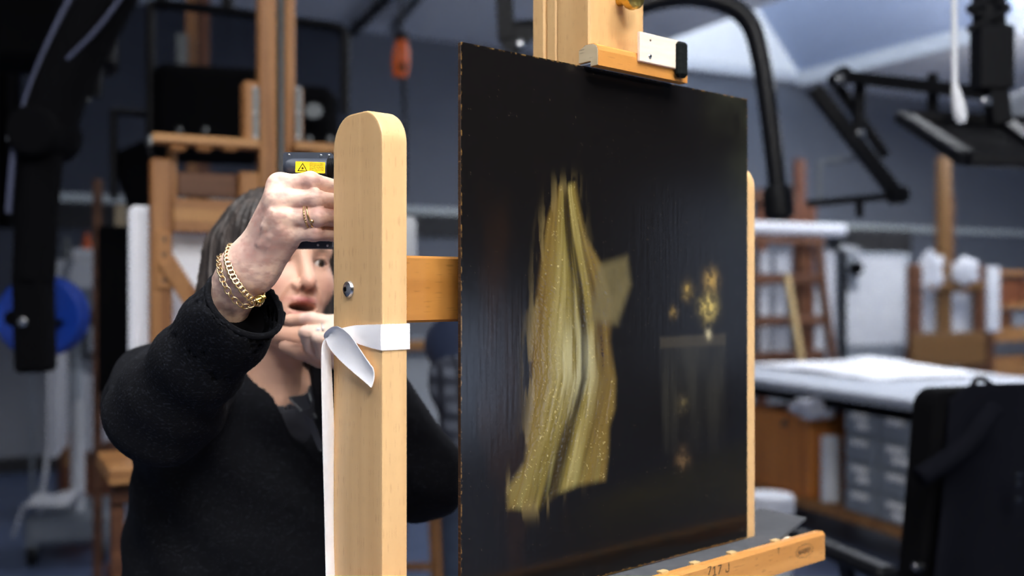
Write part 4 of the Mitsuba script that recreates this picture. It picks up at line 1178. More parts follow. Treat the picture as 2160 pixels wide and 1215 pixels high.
for t in (.05, TL - .15):
    for s in (.05, 1.5):
        part(tbl, 'leg', tbox(t, t + .06, s, s + .06, 0.0, .85, .003), 'black_paint')
part(tbl, 'back_panel', tbox(.1, TL - .2, 1.0, 1.02, .25, .85, .002), 'dark_band')
part(tbl, 'apron', tbox(.02, TL - .1, .04, .06, .79, .85, .002), 'black_matte')
def mound(u, v):
    t = .15 + 1.3 * u; s = .55 + .95 * v
    z = .906 + .10 * np.exp(-((u - .55) / .22) ** 2 - ((v - .5) / .35) ** 2) * (.6 + .4 * fbmn(np.stack([u * 9, v * 6, u * 0], -1), 3)) + .012 * fbmn(np.stack([u * 14, v * 9, u * 0], -1), 4)
    return TT.O + TT.d * t[..., None] + TN * s[..., None] + np.array([0, 0, 1.0]) * z[..., None]
solid('plastic_sheet', 'crumpled white sheet heaped on the white table', 'sheet', grid_cloth(mound, 50, 30, .004), 'white_cloth', smooth=True)
obx = thing('storage_box', 'orange brown wooden box on the lower shelf of the white table', 'box')
ta0, ta1 = ton(1560, 900, .06)[0], ton(1708, 900, .06)[0]
bz1 = ton(1650, 873, .06)[1]
part(obx, 'body', tbox(ta0, ta1, .06, .52, .25, bz1, .006), 'orange_box')
tk, zk = ton(1655, 892, .055)
part(obx, 'catch', cyl(TT.O + TT.d * tk + TN * .06 + [0, 0, zk], TT.O + TT.d * tk + TN * .045 + [0, 0, zk], .022), 'dull_steel')
film = clump(1718, 862, 5.65, 48, 24, 8)
solid('plastic_film', 'crumpled translucent film on top of the orange brown box', 'film', film, 'crumpled_film', smooth=True)
tq, zq = ton(1752, 1050, .1)
rb = TT.O + TT.d * tq + TN * .10 + [0, 0, .25]
solid('paper_tube', 'white paper tube leaning between wooden box and drawer unit', 'tube', cyl(rb, rb + [.03, .10, .36], .052, 24), 'white_cloth')
du = thing('drawer_unit', 'grey translucent drawer unit with eight drawers on the lower shelf', 'drawer unit')
d0, d1 = ton(1780, 960, .05)[0], ton(1932, 960, .05)[0]
dz0, dz1 = .25, ton(1850, 868, .05)[1]
part(du, 'body', tbox(d0, d1, .07, .4, dz0, dz1, .004), 'grey_paint')
hgt = (dz1 - dz0) / 4
for c in range(2):
    for r in range(4):
        a0 = d0 + (d1 - d0) * (c * .5) + .008; a1 = d0 + (d1 - d0) * (c * .5 + .5) - .008
        z0 = dz0 + r * hgt + .01; z1 = z0 + hgt - .02
        k = part(du, 'drawer', tbox(a0, a1, .05, .38, z0, z1, .004), 'clear_plastic')
        m = (a0 + a1) / 2
        part(k, 'handle', tbox(m - .055, m + .055, .03, .052, z1 - .045, z1 - .015, .004), 'label_white')
        if (c + r) % 2:
            part(k, 'contents', tbox(m - .03, m + .10 * (1 if c else .6), .044, .05, z0 + .02, z1 - .06, .003), 'label_white')
wbn = thing('waste_bin', 'white round bin on the floor behind the grey foam sheet', 'bin')
bc = P(1622, 1048, 4.6)
part(wbn, 'body', align(lathe([(0.085, 0), (0.095, .02), (.108, bc[2] - .03), (.108, bc[2])], 28), [bc[0], 4.6, 0], [0, 0, 1]), 'white_paint')
part(wbn, 'bag', align(lathe([(0.111, -.06), (0.113, 0), (0.105, .012), (.06, .006)], 28), [bc[0], 4.6, bc[2]], [0, 0, 1]), 'white_cloth')

# black office chair with a dark coat over its back
OC = Frame(P(2080, 800, 2.35)[:2], (0.96, 0.28))
oc = thing('office_chair', 'black office chair at the lower right', 'chair')
def rounded(poly, r):
    return poly.buffer(-r).buffer(r, quad_segs=6)
bt0, bt1 = OC.on(1950, 900, 0)[0], OC.on(1950, 900, 0)[0] + .52
zt_ = OC.on(2060, 817, 0)[1]
pl = sg.Polygon([(bt0, zt_), (bt1, zt_), (bt1 + .04, .68), (bt0 - .055, .68)])
part(oc, 'backrest', prism(rounded(pl, .045), .07, axes_M(OC.d, [0, 0, 1], OC.n, OC.O - OC.n * .035)), 'black_matte')
part(oc, 'seat', OC.box(bt0 - .02, bt1 + .02, .52, .60, -.55, .0, .03), 'black_matte')
tm = (bt0 + bt1) / 2
part(oc, 'gas_lift', cyl(OC.pt(tm, -.28, .1), OC.pt(tm, -.28, .52), .03), 'black_paint')
part(oc, 'tilt_lever', cyl(OC.pt(*(lambda a: (a[0], .05, a[1]))(OC.on(1927, 1196, .05))), OC.pt(*(lambda a: (a[0] + .02, .05, a[1]))(OC.on(1930, 1196, .05))), .009), 'steel')
part(oc, 'lever_arm', bar(OC.pt(OC.on(1932, 1196, .05)[0], .05, OC.on(1927, 1196, .05)[1]), OC.pt(tm, -.2, .52), .016, .016), 'black_paint')
part(oc, 'back_post', bar(OC.pt(tm, -.2, .52), OC.pt(tm, -.05, .75), .06, .03), 'black_paint')
for s in (bt0 - .075, bt1 + .06):
    ar = part(oc, 'armrest', OC.box(s - .03, s + .03, .78, .815, -.42, -.02, .012), 'black_paint')
    part(ar, 'support', cat(bar(OC.pt(s, -.2, .79), OC.pt(s + (.08 if s < tm else -.08), -.2, .53), .04, .02)), 'black_paint')
for i in range(5):
    a = i * 2 * math.pi / 5 + .3
    c, e_ = OC.pt(tm, -.28, .12), OC.pt(tm + .29 * math.cos(a), -.28 + .29 * math.sin(a), .075)
    part(oc, 'base_arm', bar(c, e_, .045, .03), 'black_paint')
    part(oc, 'castor', cyl(e_ + [0, -.02, -.045], e_ + [0, .02, -.045], .03), 'black_paint')
mat('coat_dark', proc(lambda p, n, uv: mix(L3(13, 14, 21), L3(9, 10, 15), fbm(p.x * 8, p.y * 8, p.z * 8))), 0.9, 0.05)
ct = thing('coat', 'dark blue black coat hung over the back of the office chair', 'coat')
def coat(u, v):
    t = bt0 - .03 + .06 + (bt1 - bt0 - .0) * u
    drop = .62 * v
    spread = (u - .5) * .28 * v ** 1.2
    q = .045 + .02 * np.sin(u * 17 + v * 3) * v + .05 * v
    z = zt_ + .012 - drop - .03 * np.exp(-(u / .06) ** 2) - .05 * (1 - np.sin(np.clip(u * 2, 0, 1) * 1.57)) * v
    return OC.O + OC.d * (t + spread)[..., None] + OC.n * q[..., None] + np.array([0, 0, 1.0]) * z[..., None]
part(ct, 'back', grid_cloth(coat, 50, 40, .008), 'coat_dark', smooth=True)
lp0, lp1 = OC.on(2070, 885, .12), OC.on(1945, 1010, .12)
part(ct, 'sleeve', tube(catmull([OC.pt(lp0[0] + .05, .10, lp0[1] + .02), OC.pt((lp0[0] + lp1[0]) / 2 + .02, .125, (lp0[1] + lp1[1]) / 2), OC.pt(lp1[0], .11, lp1[1])]), .022, 14), 'coat_dark', smooth=True)
part(ct, 'hanger_loop', tube(catmull([OC.pt(*(lambda a: (a[0], .03, zt_ + .008))(OC.on(2050, 815, .03))), OC.pt(*(lambda a: (a[0], .03, zt_ + .024))(OC.on(2066, 815, .03))), OC.pt(*(lambda a: (a[0], .03, zt_ + .008))(OC.on(2092, 815, .03)))]), .006, 8), 'black_paint')
for py in (1003, 1022, 1056):
    a = OC.on(2150, py, .13)
    part(ct, 'button', align(lathe([(0.011, 0), (0.011, .003), (.005, .005)], 16), OC.pt(a[0], .122, a[1]), OC.n), 'black_gloss')

# ------------------------------------------------------------------ seen between post and painting
F9 = Frame(P(900, 700, 4.4)[:2], (0.887, 0.461))
tb2_ = thing('trestle_table', 'grey topped table with a wooden edge seen between post and painting', 'table')
part(tb2_, 'top', F9.pbox(760, 1330, 716, 740, 0.0, 0.55, 0.004), 'grey_paint')
part(tb2_, 'front_edge', F9.pbox(760, 1330, 714, 734, 0.02, 0.02, 0.003), 'oak_level')
part(tb2_, 'side_panel', F9.pbox(780, 935, 742, 1100, -0.06, 0.03, 0.004), 'pale_grey')
for px in (775, 1300):
    part(tb2_, 'leg', F9.pbox(px, px + 16, 740, 1312, -0.02, 0.05, 0.003), 'grey_paint')
st2 = thing('wooden_stool', 'brown wooden stool below the grey table', 'stool')
SX = P(880, 900, 3.75)
for i, (dx, dy) in enumerate(((-.09, 0), (.07, 0), (-.09, .2), (.07, .2))):
    part(st2, 'leg', bar([SX[0] + dx * 1.25, 3.75 + dy, 0], [SX[0] + dx * .8, 3.75 + dy * .9 + .01, .66], .03, .03), 'oak_upright')
part(st2, 'rung', bar([SX[0] - .09, 3.75, .42], [SX[0] + .07, 3.75, .42], .025, .025), 'oak_level')
part(st2, 'seat', chbox(SX[0] - .12, SX[0] + .1, 3.70, 4.0, .66, .69, .008), 'oak_level')
wl = P(870, 500, 3.15)
cs = thing('white_chair', 'white rounded chair back showing right of the beech post', 'chair')
part(cs, 'backrest', Frame(wl[:2], (1, 0.1)).pbox(720, 879, 456, 660, 0, .03, .014), 'white_paint')
part(cs, 'post', Frame(wl[:2], (1, 0.1)).pbox(790, 806, 655, 1545, -.03, .03, .004), 'dull_steel')
part(cs, 'foot', Frame(wl[:2], (1, 0.1)).box(-.4, .02, 0, .03, -.3, .1, .01), 'dull_steel')

# ------------------------------------------------------------------ the woman behind the easel
mat('skin', {'type': 'mesh_attribute', 'name': 'vertex_color'}, 0.48, 0.4, bump=proc(lambda p, n, uv: 0.6 * noise(p.x * 420, p.y * 420, p.z * 420) + 0.4 * noise(p.x * 1100, p.y * 1100, p.z * 1100), 4e-4), bscale=0.00035)
mat('hair_dark', proc(lambda p, n, uv: mix(L3(42, 37, 35), L3(70, 62, 58), smoothstep(.3, .8, noise(p.x * 160, p.y * 160, p.z * 12)))), 0.42, 0.4)
mat('jacket_black', proc(lambda p, n, uv: mix(L3(13, 14, 18), L3(30, 32, 38), smoothstep(.55, .95, noise(p.x * 420 + p.z * 120, p.y * 420, p.z * 420)))), 0.9, 0.12, sheen=0.25,
    bump=proc(lambda p, n, uv: 0.5 + 0.25 * dr.sin(p.x * 1500 + p.z * 900) + 0.25 * dr.sin(p.z * 1500 - p.x * 900), 2e-4), bscale=0.0004)
mat('shirt_grey', (40, 41, 48), 0.6, 0.3)
mat('eye_mat', {'type': 'mesh_attribute', 'name': 'vertex_color'}, 0.08, 0.6)
mat('mouth_dark', (44, 14, 14), 0.5)

HS = 0.915
yaw, pit, rol = math.radians(36), math.radians(7), math.radians(5)
def Rz(a): return np.array([[math.cos(a), -math.sin(a), 0], [math.sin(a), math.cos(a), 0], [0, 0, 1]])
def Rx(a): return np.array([[1, 0, 0], [0, math.cos(a), -math.sin(a)], [0, math.sin(a), math.cos(a)]])
def Ry(a): return np.array([[math.cos(a), 0, math.sin(a)], [0, 1, 0], [-math.sin(a), 0, math.cos(a)]])
# local head axes: x to her left, y forward, z up; facing the viewer means y -> -Y, x -> +X, so mirror-free basis below
BASE = np.array([[1, 0, 0], [0, -1, 0], [0, 0, 1.0]])          # columns: where local x, y, z point (left-handed; faces are flipped)
HR = Rz(yaw) @ Ry(rol) @ Rx(-pit) @ BASE
EYE = np.array([0, .080, .008])
HC = P(637, 548, 1.425) - HR @ EYE * HS
def head_world(p): return (np.asarray(p) * HS) @ HR.T + HC
def head_local(p): return ((np.asarray(p) - HC) @ HR) / HS

g = Grid((-.11, -.14, -.25), (.11, .15, .15), .0022)
F = g.ell((0, -.014, .036), (.074, .094, .086))
F = su(F, g.ell((0, .022, -.030), (.060, .070, .086)), .03)
F = su(F, g.ell((0, .040, .045), (.052, .048, .045)), .03)
for s in (-1, 1):
    F = su(F, g.ball((s * .040, .050, -.026), .024), .03)
    F = su(F, g.cone((s * .048, .0, -.075), (s * .020, .060, -.104), .018, .018), .03)
    F = su(F, g.cone((s * .014, .083, .026), (s * .046, .068, .027), .0075, .007), .016)
F = su(F, g.ball((0, .066, -.106), .021), .025)
F = su(F, g.ell((0, .068, -.062), (.030, .024, .030)), .02)
for s in (-1, 1):
    F = ss(F, g.ball((s * .031, .098, .006), .0145), .016)
F = su(F, g.cone((0, .085, .020), (0, .106, -.026), .0075, .0105), .012)
F = su(F, g.ball((0, .108, -.030), .0105), .008)
for s in (-1, 1):
    F = su(F, g.ball((s * .0125, .096, -.035), .0082), .007)
    F = ss(F, g.cone((s * .0062, .104, -.0425), (s * .0070, .099, -.032), .0042, .003), .003)
# lids around the eyeballs
EB = [np.array([s * .031, .0685, .006]) for s in (-1, 1)]
for c in EB:
    lid = g.ball(c, .0147)
    slit = np.maximum(np.abs(g.z - c[2] + .0005) - (.0052 - 26.0 * (g.x - c[0]) ** 2), -(g.y - c[1] - .002))
    F = su(F, np.maximum(lid, -slit), .004)
    F = np.maximum(F, -np.maximum(g.ball(c, .0125), -1))
    F = np.maximum(F, -np.maximum(slit, g.ball(c, .019)))
# mouth: open, with lips
for s in (-1, 1):
    F = su(F, g.cone((s * .002, .0935, -.0555), (s * .014, .089, -.0565), .0048, .0042), .005)
    F = su(F, g.cone((s * .014, .089, -.0565), (s * .0255, .078, -.0640), .0042, .0025), .004)
    F = su(F, g.cone((0, .0895, -.0790), (s * .014, .086, -.0770), .0056, .0050), .005)
    F = su(F, g.cone((s * .014, .086, -.0770), (s * .0255, .078, -.0650), .0048, .0025), .004)
F = ss(F, g.ell((0, .088, -.0668), (.0225, .022, .0066)), .003)
# smile folds
for s in (-1, 1):
    F = ss(F, g.cone((s * .022, .091, -.040), (s * .034, .078, -.066), .0022, .002), .008)
    F = su(F, g.ell((s * .0755, -.008, -.008), (.008, .018, .030)), .006)
# neck
F = su(F, g.cone((0, -.022, -.06), (0, -.040, -.24), .050, .054), .022)
F = su(F, g.cone((0, .012, -.12), (0, .004, -.20), .012, .010), .03)
head = g.mesh(F)
head.apply_transform(np.vstack([np.hstack([HR * HS, HC[:, None]]), [0, 0, 0, 1]]))
if np.linalg.det(HR) < 0:
    head.invert()

# right hand, dorsum to the viewer, gripping the device
W = P(516, 570, 1.086)
EL = P(345, 858, 1.20)
g = Grid(P(402, 742, 1.13) - [.02, .14, .02], P(745, 340, 1.13) + [.01, .06, .02], .0016)
car = [P(530, 546, 1.082), P(536, 556, 1.078), P(544, 568, 1.078), P(542, 572, 1.082)]
mcp = [P(592, 391, 1.064), P(586, 421, 1.055), P(592, 458, 1.055), P(606, 489, 1.062)]
pip_ = [P(655, 384, 1.060), P(664, 420, 1.055), P(670, 457, 1.055), P(662, 491, 1.062)]
dip = [P(708, 396, 1.086), P(716, 428, 1.082), P(718, 462, 1.082), P(706, 494, 1.086)]
tip = [P(712, 403, 1.112), P(718, 433, 1.110), P(720, 465, 1.110), P(709, 496, 1.108)]
rm, rp, rd, rt = [.0112, .0110, .0108, .0100], [.0102, .0096, .0096, .0090], [.0085, .0085, .0085, .0078], [.0072, .0072, .0072, .0066]
F = g.cone(W, P(450, 684, 1.13), .0245, .030)
F = su(F, g.cone(W, P(532, 552, 1.082), .0235, .019), .015)
palm = None
for i in range(4):
    c = g.cone(car[i], mcp[i], .0165, rm[i])
    palm = c if palm is None else su(palm, c, .014)
palm = su(palm, g.cone(P(550, 560, 1.090), P(608, 506, 1.072), .0165, .011), .016)     # little-finger edge
palm = su(palm, g.cone(P(545, 535, 1.095), P(600, 440, 1.082), .016, .012), .02)       # thickness of the palm
F = su(F, palm, .018)
fing = None
for i in range(4):
    c = su(g.cone(mcp[i], pip_[i], rm[i] * .98, rp[i]), su(g.cone(pip_[i], dip[i], rp[i] * .98, rd[i]), g.cone(dip[i], tip[i], rd[i], rt[i]), .003), .003)
    c = su(c, g.ball(pip_[i] + [0, -.0014, .0008], rp[i] * .96), .004)
    fing = c if fing is None else su(fing, c, .0016)
F = su(F, fing, .008)
for i in range(4):
    F = su(F, g.ball(mcp[i] + [-.002, -.003, 0], .0092), .010)
    F = su(F, g.cone(car[i] + [.01, -.013, .012], mcp[i] + [-.004, -.0085, -.002], .0028, .003), .009)
th = [P(548, 540, 1.10), P(600, 430, 1.118), P(640, 400, 1.122), P(676, 392, 1.122)]
for i in range(3):
    F = su(F, g.cone(th[i], th[i + 1], [.015, .012, .0105][i], [.012, .0105, .0085][i]), .006)
for path in ([(534, 552), (548, 515), (556, 478), (572, 444)], [(556, 560), (566, 520), (590, 486)], [(548, 515), (570, 500), (592, 478)]):
    pts = [P(x, y, 1.0) for x, y in path]
    for a, b in zip(path[:-1], path[1:]):
        ya = 1.0645 - .0215 * (584 - a[1]) / 120 if a[1] > 470 else 1.0405
        yb = 1.0645 - .0215 * (584 - b[1]) / 120 if b[1] > 470 else 1.0405
        F = su(F, g.cone(P(a[0], a[1], ya), P(b[0], b[1], yb), .0016, .0016), .005)
rhand = g.mesh(F)

# left hand under the lower lip
g = Grid(P(560, 800, 1.40) - [.0, .10, .03], P(800, 630, 1.40) + [.0, .10, .02], .0018)
YL = -.012
def Q(x, y, Y): return P(x, y + 9, Y + YL)
Lw = Q(752, 738, 1.385)
Lf = [[Q(708, 674, 1.362), Q(655, 664, 1.350), Q(613, 667, 1.356), Q(584, 669, 1.364)],
      [Q(706, 690, 1.354), Q(645, 693, 1.340), Q(652, 724, 1.352), Q(670, 750, 1.362)],
      [Q(712, 708, 1.354), Q(673, 705, 1.336), Q(680, 738, 1.350), Q(694, 758, 1.362)],
      [Q(720, 724, 1.360), Q(696, 728, 1.342), Q(700, 750, 1.354), Q(712, 764, 1.364)]]
F = g.cone(Lw, Q(800, 800, 1.40), .026, .030)
for fg in Lf:
    F = su(F, g.cone(Lw, fg[0], .018, .0108), .016)
fin = None
for i, fg in enumerate(Lf):
    r = [.0102, .0092, .0080, .0064] if i < 3 else [.009, .0082, .0072, .006]
    c = su(g.cone(fg[0], fg[1], r[0], r[1]), su(g.cone(fg[1], fg[2], r[1], r[2]), g.cone(fg[2], fg[3], r[2], r[3]), .003), .003)
    fin = c if fin is None else su(fin, c, .0014)
F = su(F, fin, .007)
tb3 = [Q(730, 748, 1.39), Q(676, 748, 1.375), Q(632, 733, 1.372), Q(600, 722, 1.380)]
for i in range(3):
    F = su(F, g.cone(tb3[i], tb3[i + 1], [.015, .0115, .0098][i], [.0115, .0098, .0078][i]), .005)
lhand = g.mesh(F)

# trunk and limbs under the clothes
B = np.array([-.377, 1.53, 0]); bx_, by_ = np.array([.70, .714, 0]), np.array([.714, -.70, 0])
def bw(x, y, z): return B + bx_ * x + by_ * y + np.array([0, 0, z])
SR, SL = bw(-.150, 0, 1.292), bw(.165, -.01, 1.262)
ELB = P(890, 1008, 1.46)
RB = [list(bx_), list(by_), [0, 0, 1]]
NB = head_world((0, -.040, -.21))
g = Grid((-.72, 1.05, .0), (.02, 1.86, 1.42), .008)
F = g.ell(bw(0, 0, 1.16), (.165, .105, .19), RB)
F = su(F, g.cone(SR, SL, .062), .06)
F = su(F, g.ell(bw(0, 0, .92), (.165, .12, .20), RB), .08)
F = su(F, g.cone(bw(0, .0, 1.27), NB, .060, .048), .03)
F = su(F, g.cone(SR, EL, .052, .040), .02); F = su(F, g.cone(EL, P(455, 690, 1.13), .040, .031), .01)
F = su(F, g.cone(SL, ELB, .050, .040), .02); F = su(F, g.cone(ELB, Q(790, 790, 1.40), .040, .031), .01)
for s in (-1, 1):
    F = su(F, g.cone(bw(s * .09, 0, .82), bw(s * .10, 0, .45), .085, .055), .03); F = su(F, g.cone(bw(s * .10, 0, .45), bw(s * .10, -.01, .07), .055, .036), .02)
    F = su(F, g.cone(bw(s * .10, -.03, .04), bw(s * .11, .14, .032), .036, .03), .02)
trunk = g.mesh(F)
bodyF = None

def union(*ms):
    import manifold3d as m3
    out = None
    for m in ms:
        t = trimesh.Trimesh(m.vertices, m.faces, process=False)
        if t.volume < 0:
            t.invert()
        k = m3.Manifold(m3.Mesh(np.asarray(t.vertices, np.float32), np.asarray(t.faces, np.uint32)))
        if k.status() != m3.Error.NoError:
            return None
        out = k if out is None else out + k
    r = out.to_mesh()
    return trimesh.Trimesh(np.array(r.vert_properties[:, :3]), np.array(r.tri_verts), process=False)

for m in (head, rhand, lhand, trunk):
    if m.volume < 0:
        m.invert()
body = union(head, rhand, lhand, trunk)
if body is None:
    body = cat(head, rhand, lhand, trunk)
V = np.array(body.vertices)
colr = np.zeros_like(V) + lin(234, 202, 182)
mott = fbmn(V * 55, 61, 3); mott2 = fbmn(V * 140, 62, 3)
def cb_(c, a):
    global colr
    a = np.clip(a, 0, 1)[:, None]; colr = colr * (1 - a) + lin(*c) * a
cb_((218, 174, 160), sm(.45, .7, mott) * .6)
cb_((240, 214, 198), sm(.5, .75, mott2) * .4)
Lc = head_local(V)
inh = (np.abs(Lc[:, 0]) < .12) & (np.abs(Lc[:, 1]) < .16) & (np.abs(Lc[:, 2]) < .25)
def near(c, r, k=1.0):
    return inh * np.exp(-(((Lc - np.array(c)) / np.array(r)) ** 2).sum(1)) * k
cb_((218, 172, 146), inh * .95)
for s in (-1, 1):
    cb_((202, 138, 122), near((s * .042, .06, -.03), (.02, .04, .02), .6))
    cb_((92, 70, 58), near((s * .031, .085, .0255), (.0155, .03, .0034), .75))
    cb_((150, 104, 92), near((s * .031, .082, .006), (.019, .03, .011), .55))
    cb_((70, 46, 40), near((s * .031, .082, .0115), (.0135, .02, .0018), .7))
cb_((196, 130, 116), near((0, .108, -.032), (.014, .02, .012), .5))
for s in (-1, 1):
    cb_((90, 46, 40), near((s * .0065, .102, -.041), (.0045, .01, .0032), .9))
cb_((166, 84, 84), near((0, .088, -.0560), (.026, .05, .0062), 1.0))
cb_((170, 88, 90), near((0, .085, -.0785), (.024, .05, .0066), 1.0))
cb_((54, 18, 18), near((0, .070, -.0668), (.024, .016, .008), 1.0))
onh = ~inh & (V[:, 1] < 1.2) & (V[:, 2] > 1.36)
hpx = CX + FPX * V[:, 0] / V[:, 1]; hpy = CY - FPX * (V[:, 2] - CAMZ) / V[:, 1]
def hm(c3, r): return onh * np.exp(-(((V - c3) / r) ** 2).sum(1))
for c in mcp + pip_:
    cb_((204, 150, 132), hm(c, .012) * .5)
for a, b in ((530, 540), (552, 500), (548, 470), (565, 520), (585, 520)):
    cb_((150, 112, 108), hm(P(a, b, 1.055), .014) * .6)
cb_((176, 136, 126), onh * sm(.42, .72, fbmn(V * np.array([90, 60, 130]), 64, 4)) * .75)
cb_((196, 140, 126), onh * sm(.5, .8, fbmn(V * 240, 65, 2)) * .35)
colr = np.clip(colr, 0, 1)
woman = thing('person', 'woman in a black knitted jacket holding up a handheld device, hand at her chin', 'person')
part(woman, 'body', body, 'skin', smooth=True, color=colr)

# eyeballs looking towards the back of the panel
gz = np.array([.22, 1.0, -.02]); gz /= np.linalg.norm(gz)
for c in EB:
    e = trimesh.creation.icosphere(4, 1.0)
    a = np.degrees(np.arccos(np.clip(e.vertices @ gz, -1, 1)))
    cc = np.where(a[:, None] < 13, lin(8, 7, 7), np.where(a[:, None] < 27, lin(58, 44, 32), np.where(a[:, None] < 31, lin(46, 38, 32), lin(206, 196, 190))))
    vv = e.vertices * (.0121 + .0006 * (a[:, None] < 29)) + c
    m = trimesh.Trimesh(head_world(vv), e.faces[:, ::-1] if np.linalg.det(HR) < 0 else e.faces, process=False)
    part(woman, 'eye', m, 'eye_mat', smooth=True, color=cc)

# hair
g = Grid((-.17, -.19, -.25), (.17, .13, .17), .003)
F = g.ell((0, -.024, .040), (.096, .120, .102))
for s in (-1, 1):
    F = su(F, g.cone((s * .074, -.040, .03), (s * .094, -.055, -.16), .036, .040), .03)
    F = su(F, g.cone((s * .074, -.005, .02), (s * .086, -.005, -.13), .018, .014), .02)
F = su(F, g.cone((0, -.08, .02), (0, -.09, -.16), .055, .05), .05)
F = ss(F, g.ell((0, .105, -.018), (.064, .115, .098)), .012)
F = ss(F, g.ell((0, .0, -.17), (.066, .09, .10)), .02)
hair = g.mesh(F)
v = np.array(hair.vertices)
ang = np.arctan2(v[:, 0], -(v[:, 1] + .02))
dsp = fbmn(np.stack([ang * 16, v[:, 2] * 9, np.zeros(len(v))], -1), 71, 3) - .5
dsp += .7 * (fbmn(np.stack([ang * 60, v[:, 2] * 7, np.zeros(len(v))], -1), 72, 2) - .5)
hair.vertices = v + hair.vertex_normals * dsp[:, None] * .008
hair.apply_transform(np.vstack([np.hstack([HR * HS, HC[:, None]]), [0, 0, 0, 1]]))
if hair.volume < 0:
    hair.invert()
hk = part(woman, 'hair', hair, 'hair_dark', smooth=True, label='dark brown shoulder length hair')
part(hk, 'loose_strand', tube(catmull([P(603, 548, 1.418), P(592, 590, 1.400), P(578, 630, 1.402), P(562, 665, 1.415)]), .0007, 6), 'hair_dark')

# jacket
K = P(518, 640, 1.10)
ax = (K - EL) / np.linalg.norm(K - EL)
g = Grid((-.78, .98, .60), (.08, 1.90, 1.48), .006)
F = g.ell(bw(0, 0, 1.13), (.195, .135, .24), RB)
F = su(F, g.cone(SR, SL, .074), .06)
F = su(F, g.ell(bw(0, 0, .86), (.215, .165, .34), RB), .10)
F = su(F, g.cone(bw(0, -.02, 1.27), NB + [0, 0, -.02], .082, .066), .03)
F = su(F, g.cone(P(690, 810, 1.5), P(775, 885, 1.5), .05, .055), .05)
sleeve = su(g.cone(SR, EL + [.0, .03, .0], .084, .062), g.cone(EL, K + ax * .03, .056, .0475), .035)
sleeve = su(sleeve, g.ball(P(330, 878, 1.205), .050), .03)
sleeve = np.maximum(sleeve, np.where(g.cone(EL + ax * .08, K + ax * .3, .12) < 0, g.half(K, ax), -1))
F = su(F, sleeve, .028)
lsl = su(g.cone(SL, ELB, .074, .058), g.cone(ELB, Q(770, 765, 1.40), .056, .044), .03)
F = su(F, lsl, .03)
px_ = CX + FPX * g.x / g.y
fold = .004 * np.sin(g.z * 70 + g.x * 60 + 1.5 * np.sin(g.y * 30)) * (g.z > .6)
F = F + fold * .6
F = ss(F, g.cone(K - ax * .11, K + ax * .05, .040, .0425), .003)
hv = bw(0, .02, 1.42)
F = ss(F, su(g.cone(bw(-.005, .03, 1.46), bw(.0, .16, 1.20), .078, .020), g.cone(bw(0, .16, 1.22), bw(0.01, .19, 1.08), .020, .006), .01), .006)
F = ss(F, g.cone(NB + [0, 0, -.05], head_world((0, -.03, -.08)), .060, .060), .006)
F = np.maximum(F, .66 - g.z)
jacket = g.mesh(F)
if jacket.volume < 0:
    jacket.invert()
jk = part(woman, 'jacket', jacket, 'jacket_black', smooth=True, label='black knitted jacket')
u1 = np.cross(ax, [0, 0, 1.0]); u1 /= np.linalg.norm(u1); u2 = np.cross(ax, u1)
part(jk, 'cuff_edge', tube([K - ax * .001 + .0436 * (math.cos(a) * u1 + math.sin(a) * u2) for a in np.linspace(0, 2 * math.pi, 48, endpoint=False)], .0036, 8, closed=True), 'jacket_black', smooth=True)
part(jk, 'inner_sleeve', tube([K - ax * .07, K - ax * .035, K - ax * .02], [.032, .034, .0335], 28), 'black_matte', smooth=40)
# dark shirt in the neck opening, collar and buttons
g = Grid((-.62, 1.30, .95), (-.10, 1.70, 1.42), .005)
F = g.ell(bw(0, .006, 1.14), (.18, .116, .21), RB)
F = su(F, g.cone(bw(0, .0, 1.27), NB + [0, 0, -.02], .070, .056), .03)
F = ss(F, su(g.cone(bw(-.005, .03, 1.44), bw(.0, .14, 1.262), .062, .012), g.ball(bw(0, 0, 1.44), .07), .01), .004)
F = ss(F, g.cone(NB + [0, 0, -.03], head_world((0, -.03, -.08)), .053, .053), .004)
shirt = g.mesh(F)
if shirt.volume < 0:
    shirt.invert()
part(woman, 'shirt', shirt, 'shirt_grey', smooth=True, label='dark grey shirt')
c1 = [P(608, 838, 1.405), P(634, 868, 1.398), P(656, 862, 1.398), P(652, 832, 1.402)]
for pl_, nm in ((c1, 'collar_flap'), ([P(640, 876, 1.396), P(660, 884, 1.394), P(684, 946, 1.392), P(672, 950, 1.392)], 'placket')):
    part(woman, nm, hull([p + [0, dy, 0] for p in pl_ for dy in (0, .006)]), 'shirt_grey')
for a, b in (((650, 828), (656, 846)), ((612, 842), (636, 867)), ((662, 872), (667, 882)), ((672, 938), (678, 952))):
    part(woman, 'metal_edge', cyl(P(*a, 1.396), P(*b, 1.394), .0016, 8), 'dull_steel')
# trousers and shoes
g = Grid((-.62, 1.28, .0), (-.12, 1.80, 1.0), .008)
F = g.ell(bw(0, 0, .90), (.185, .14, .18), RB)
for s in (-1, 1):
    F = su(F, g.cone(bw(s * .09, 0, .82), bw(s * .10, 0, .45), .098, .075), .03); F = su(F, g.cone(bw(s * .10, 0, .45), bw(s * .10, -.01, .08), .075, .066), .02)
F = np.maximum(F, .07 - g.z); F = np.maximum(F, g.z - .95)
tr = g.mesh(F)
if tr.volume < 0:
    tr.invert()
part(woman, 'trousers', tr, 'black_matte', smooth=True)
for s in (-1, 1):
    part(woman, 'shoe', hull([bw(s * .105 + dx, dy, z) for dx, dy, z in ((-.04, -.08, 0), (.04, -.08, 0), (-.045, .12, 0), (.045, .12, 0), (0, .19, 0), (-.035, -.07, .09), (.035, -.07, .09), (-.04, .08, .06), (.04, .08, .06), (0, .18, .03))]), 'black_gloss')

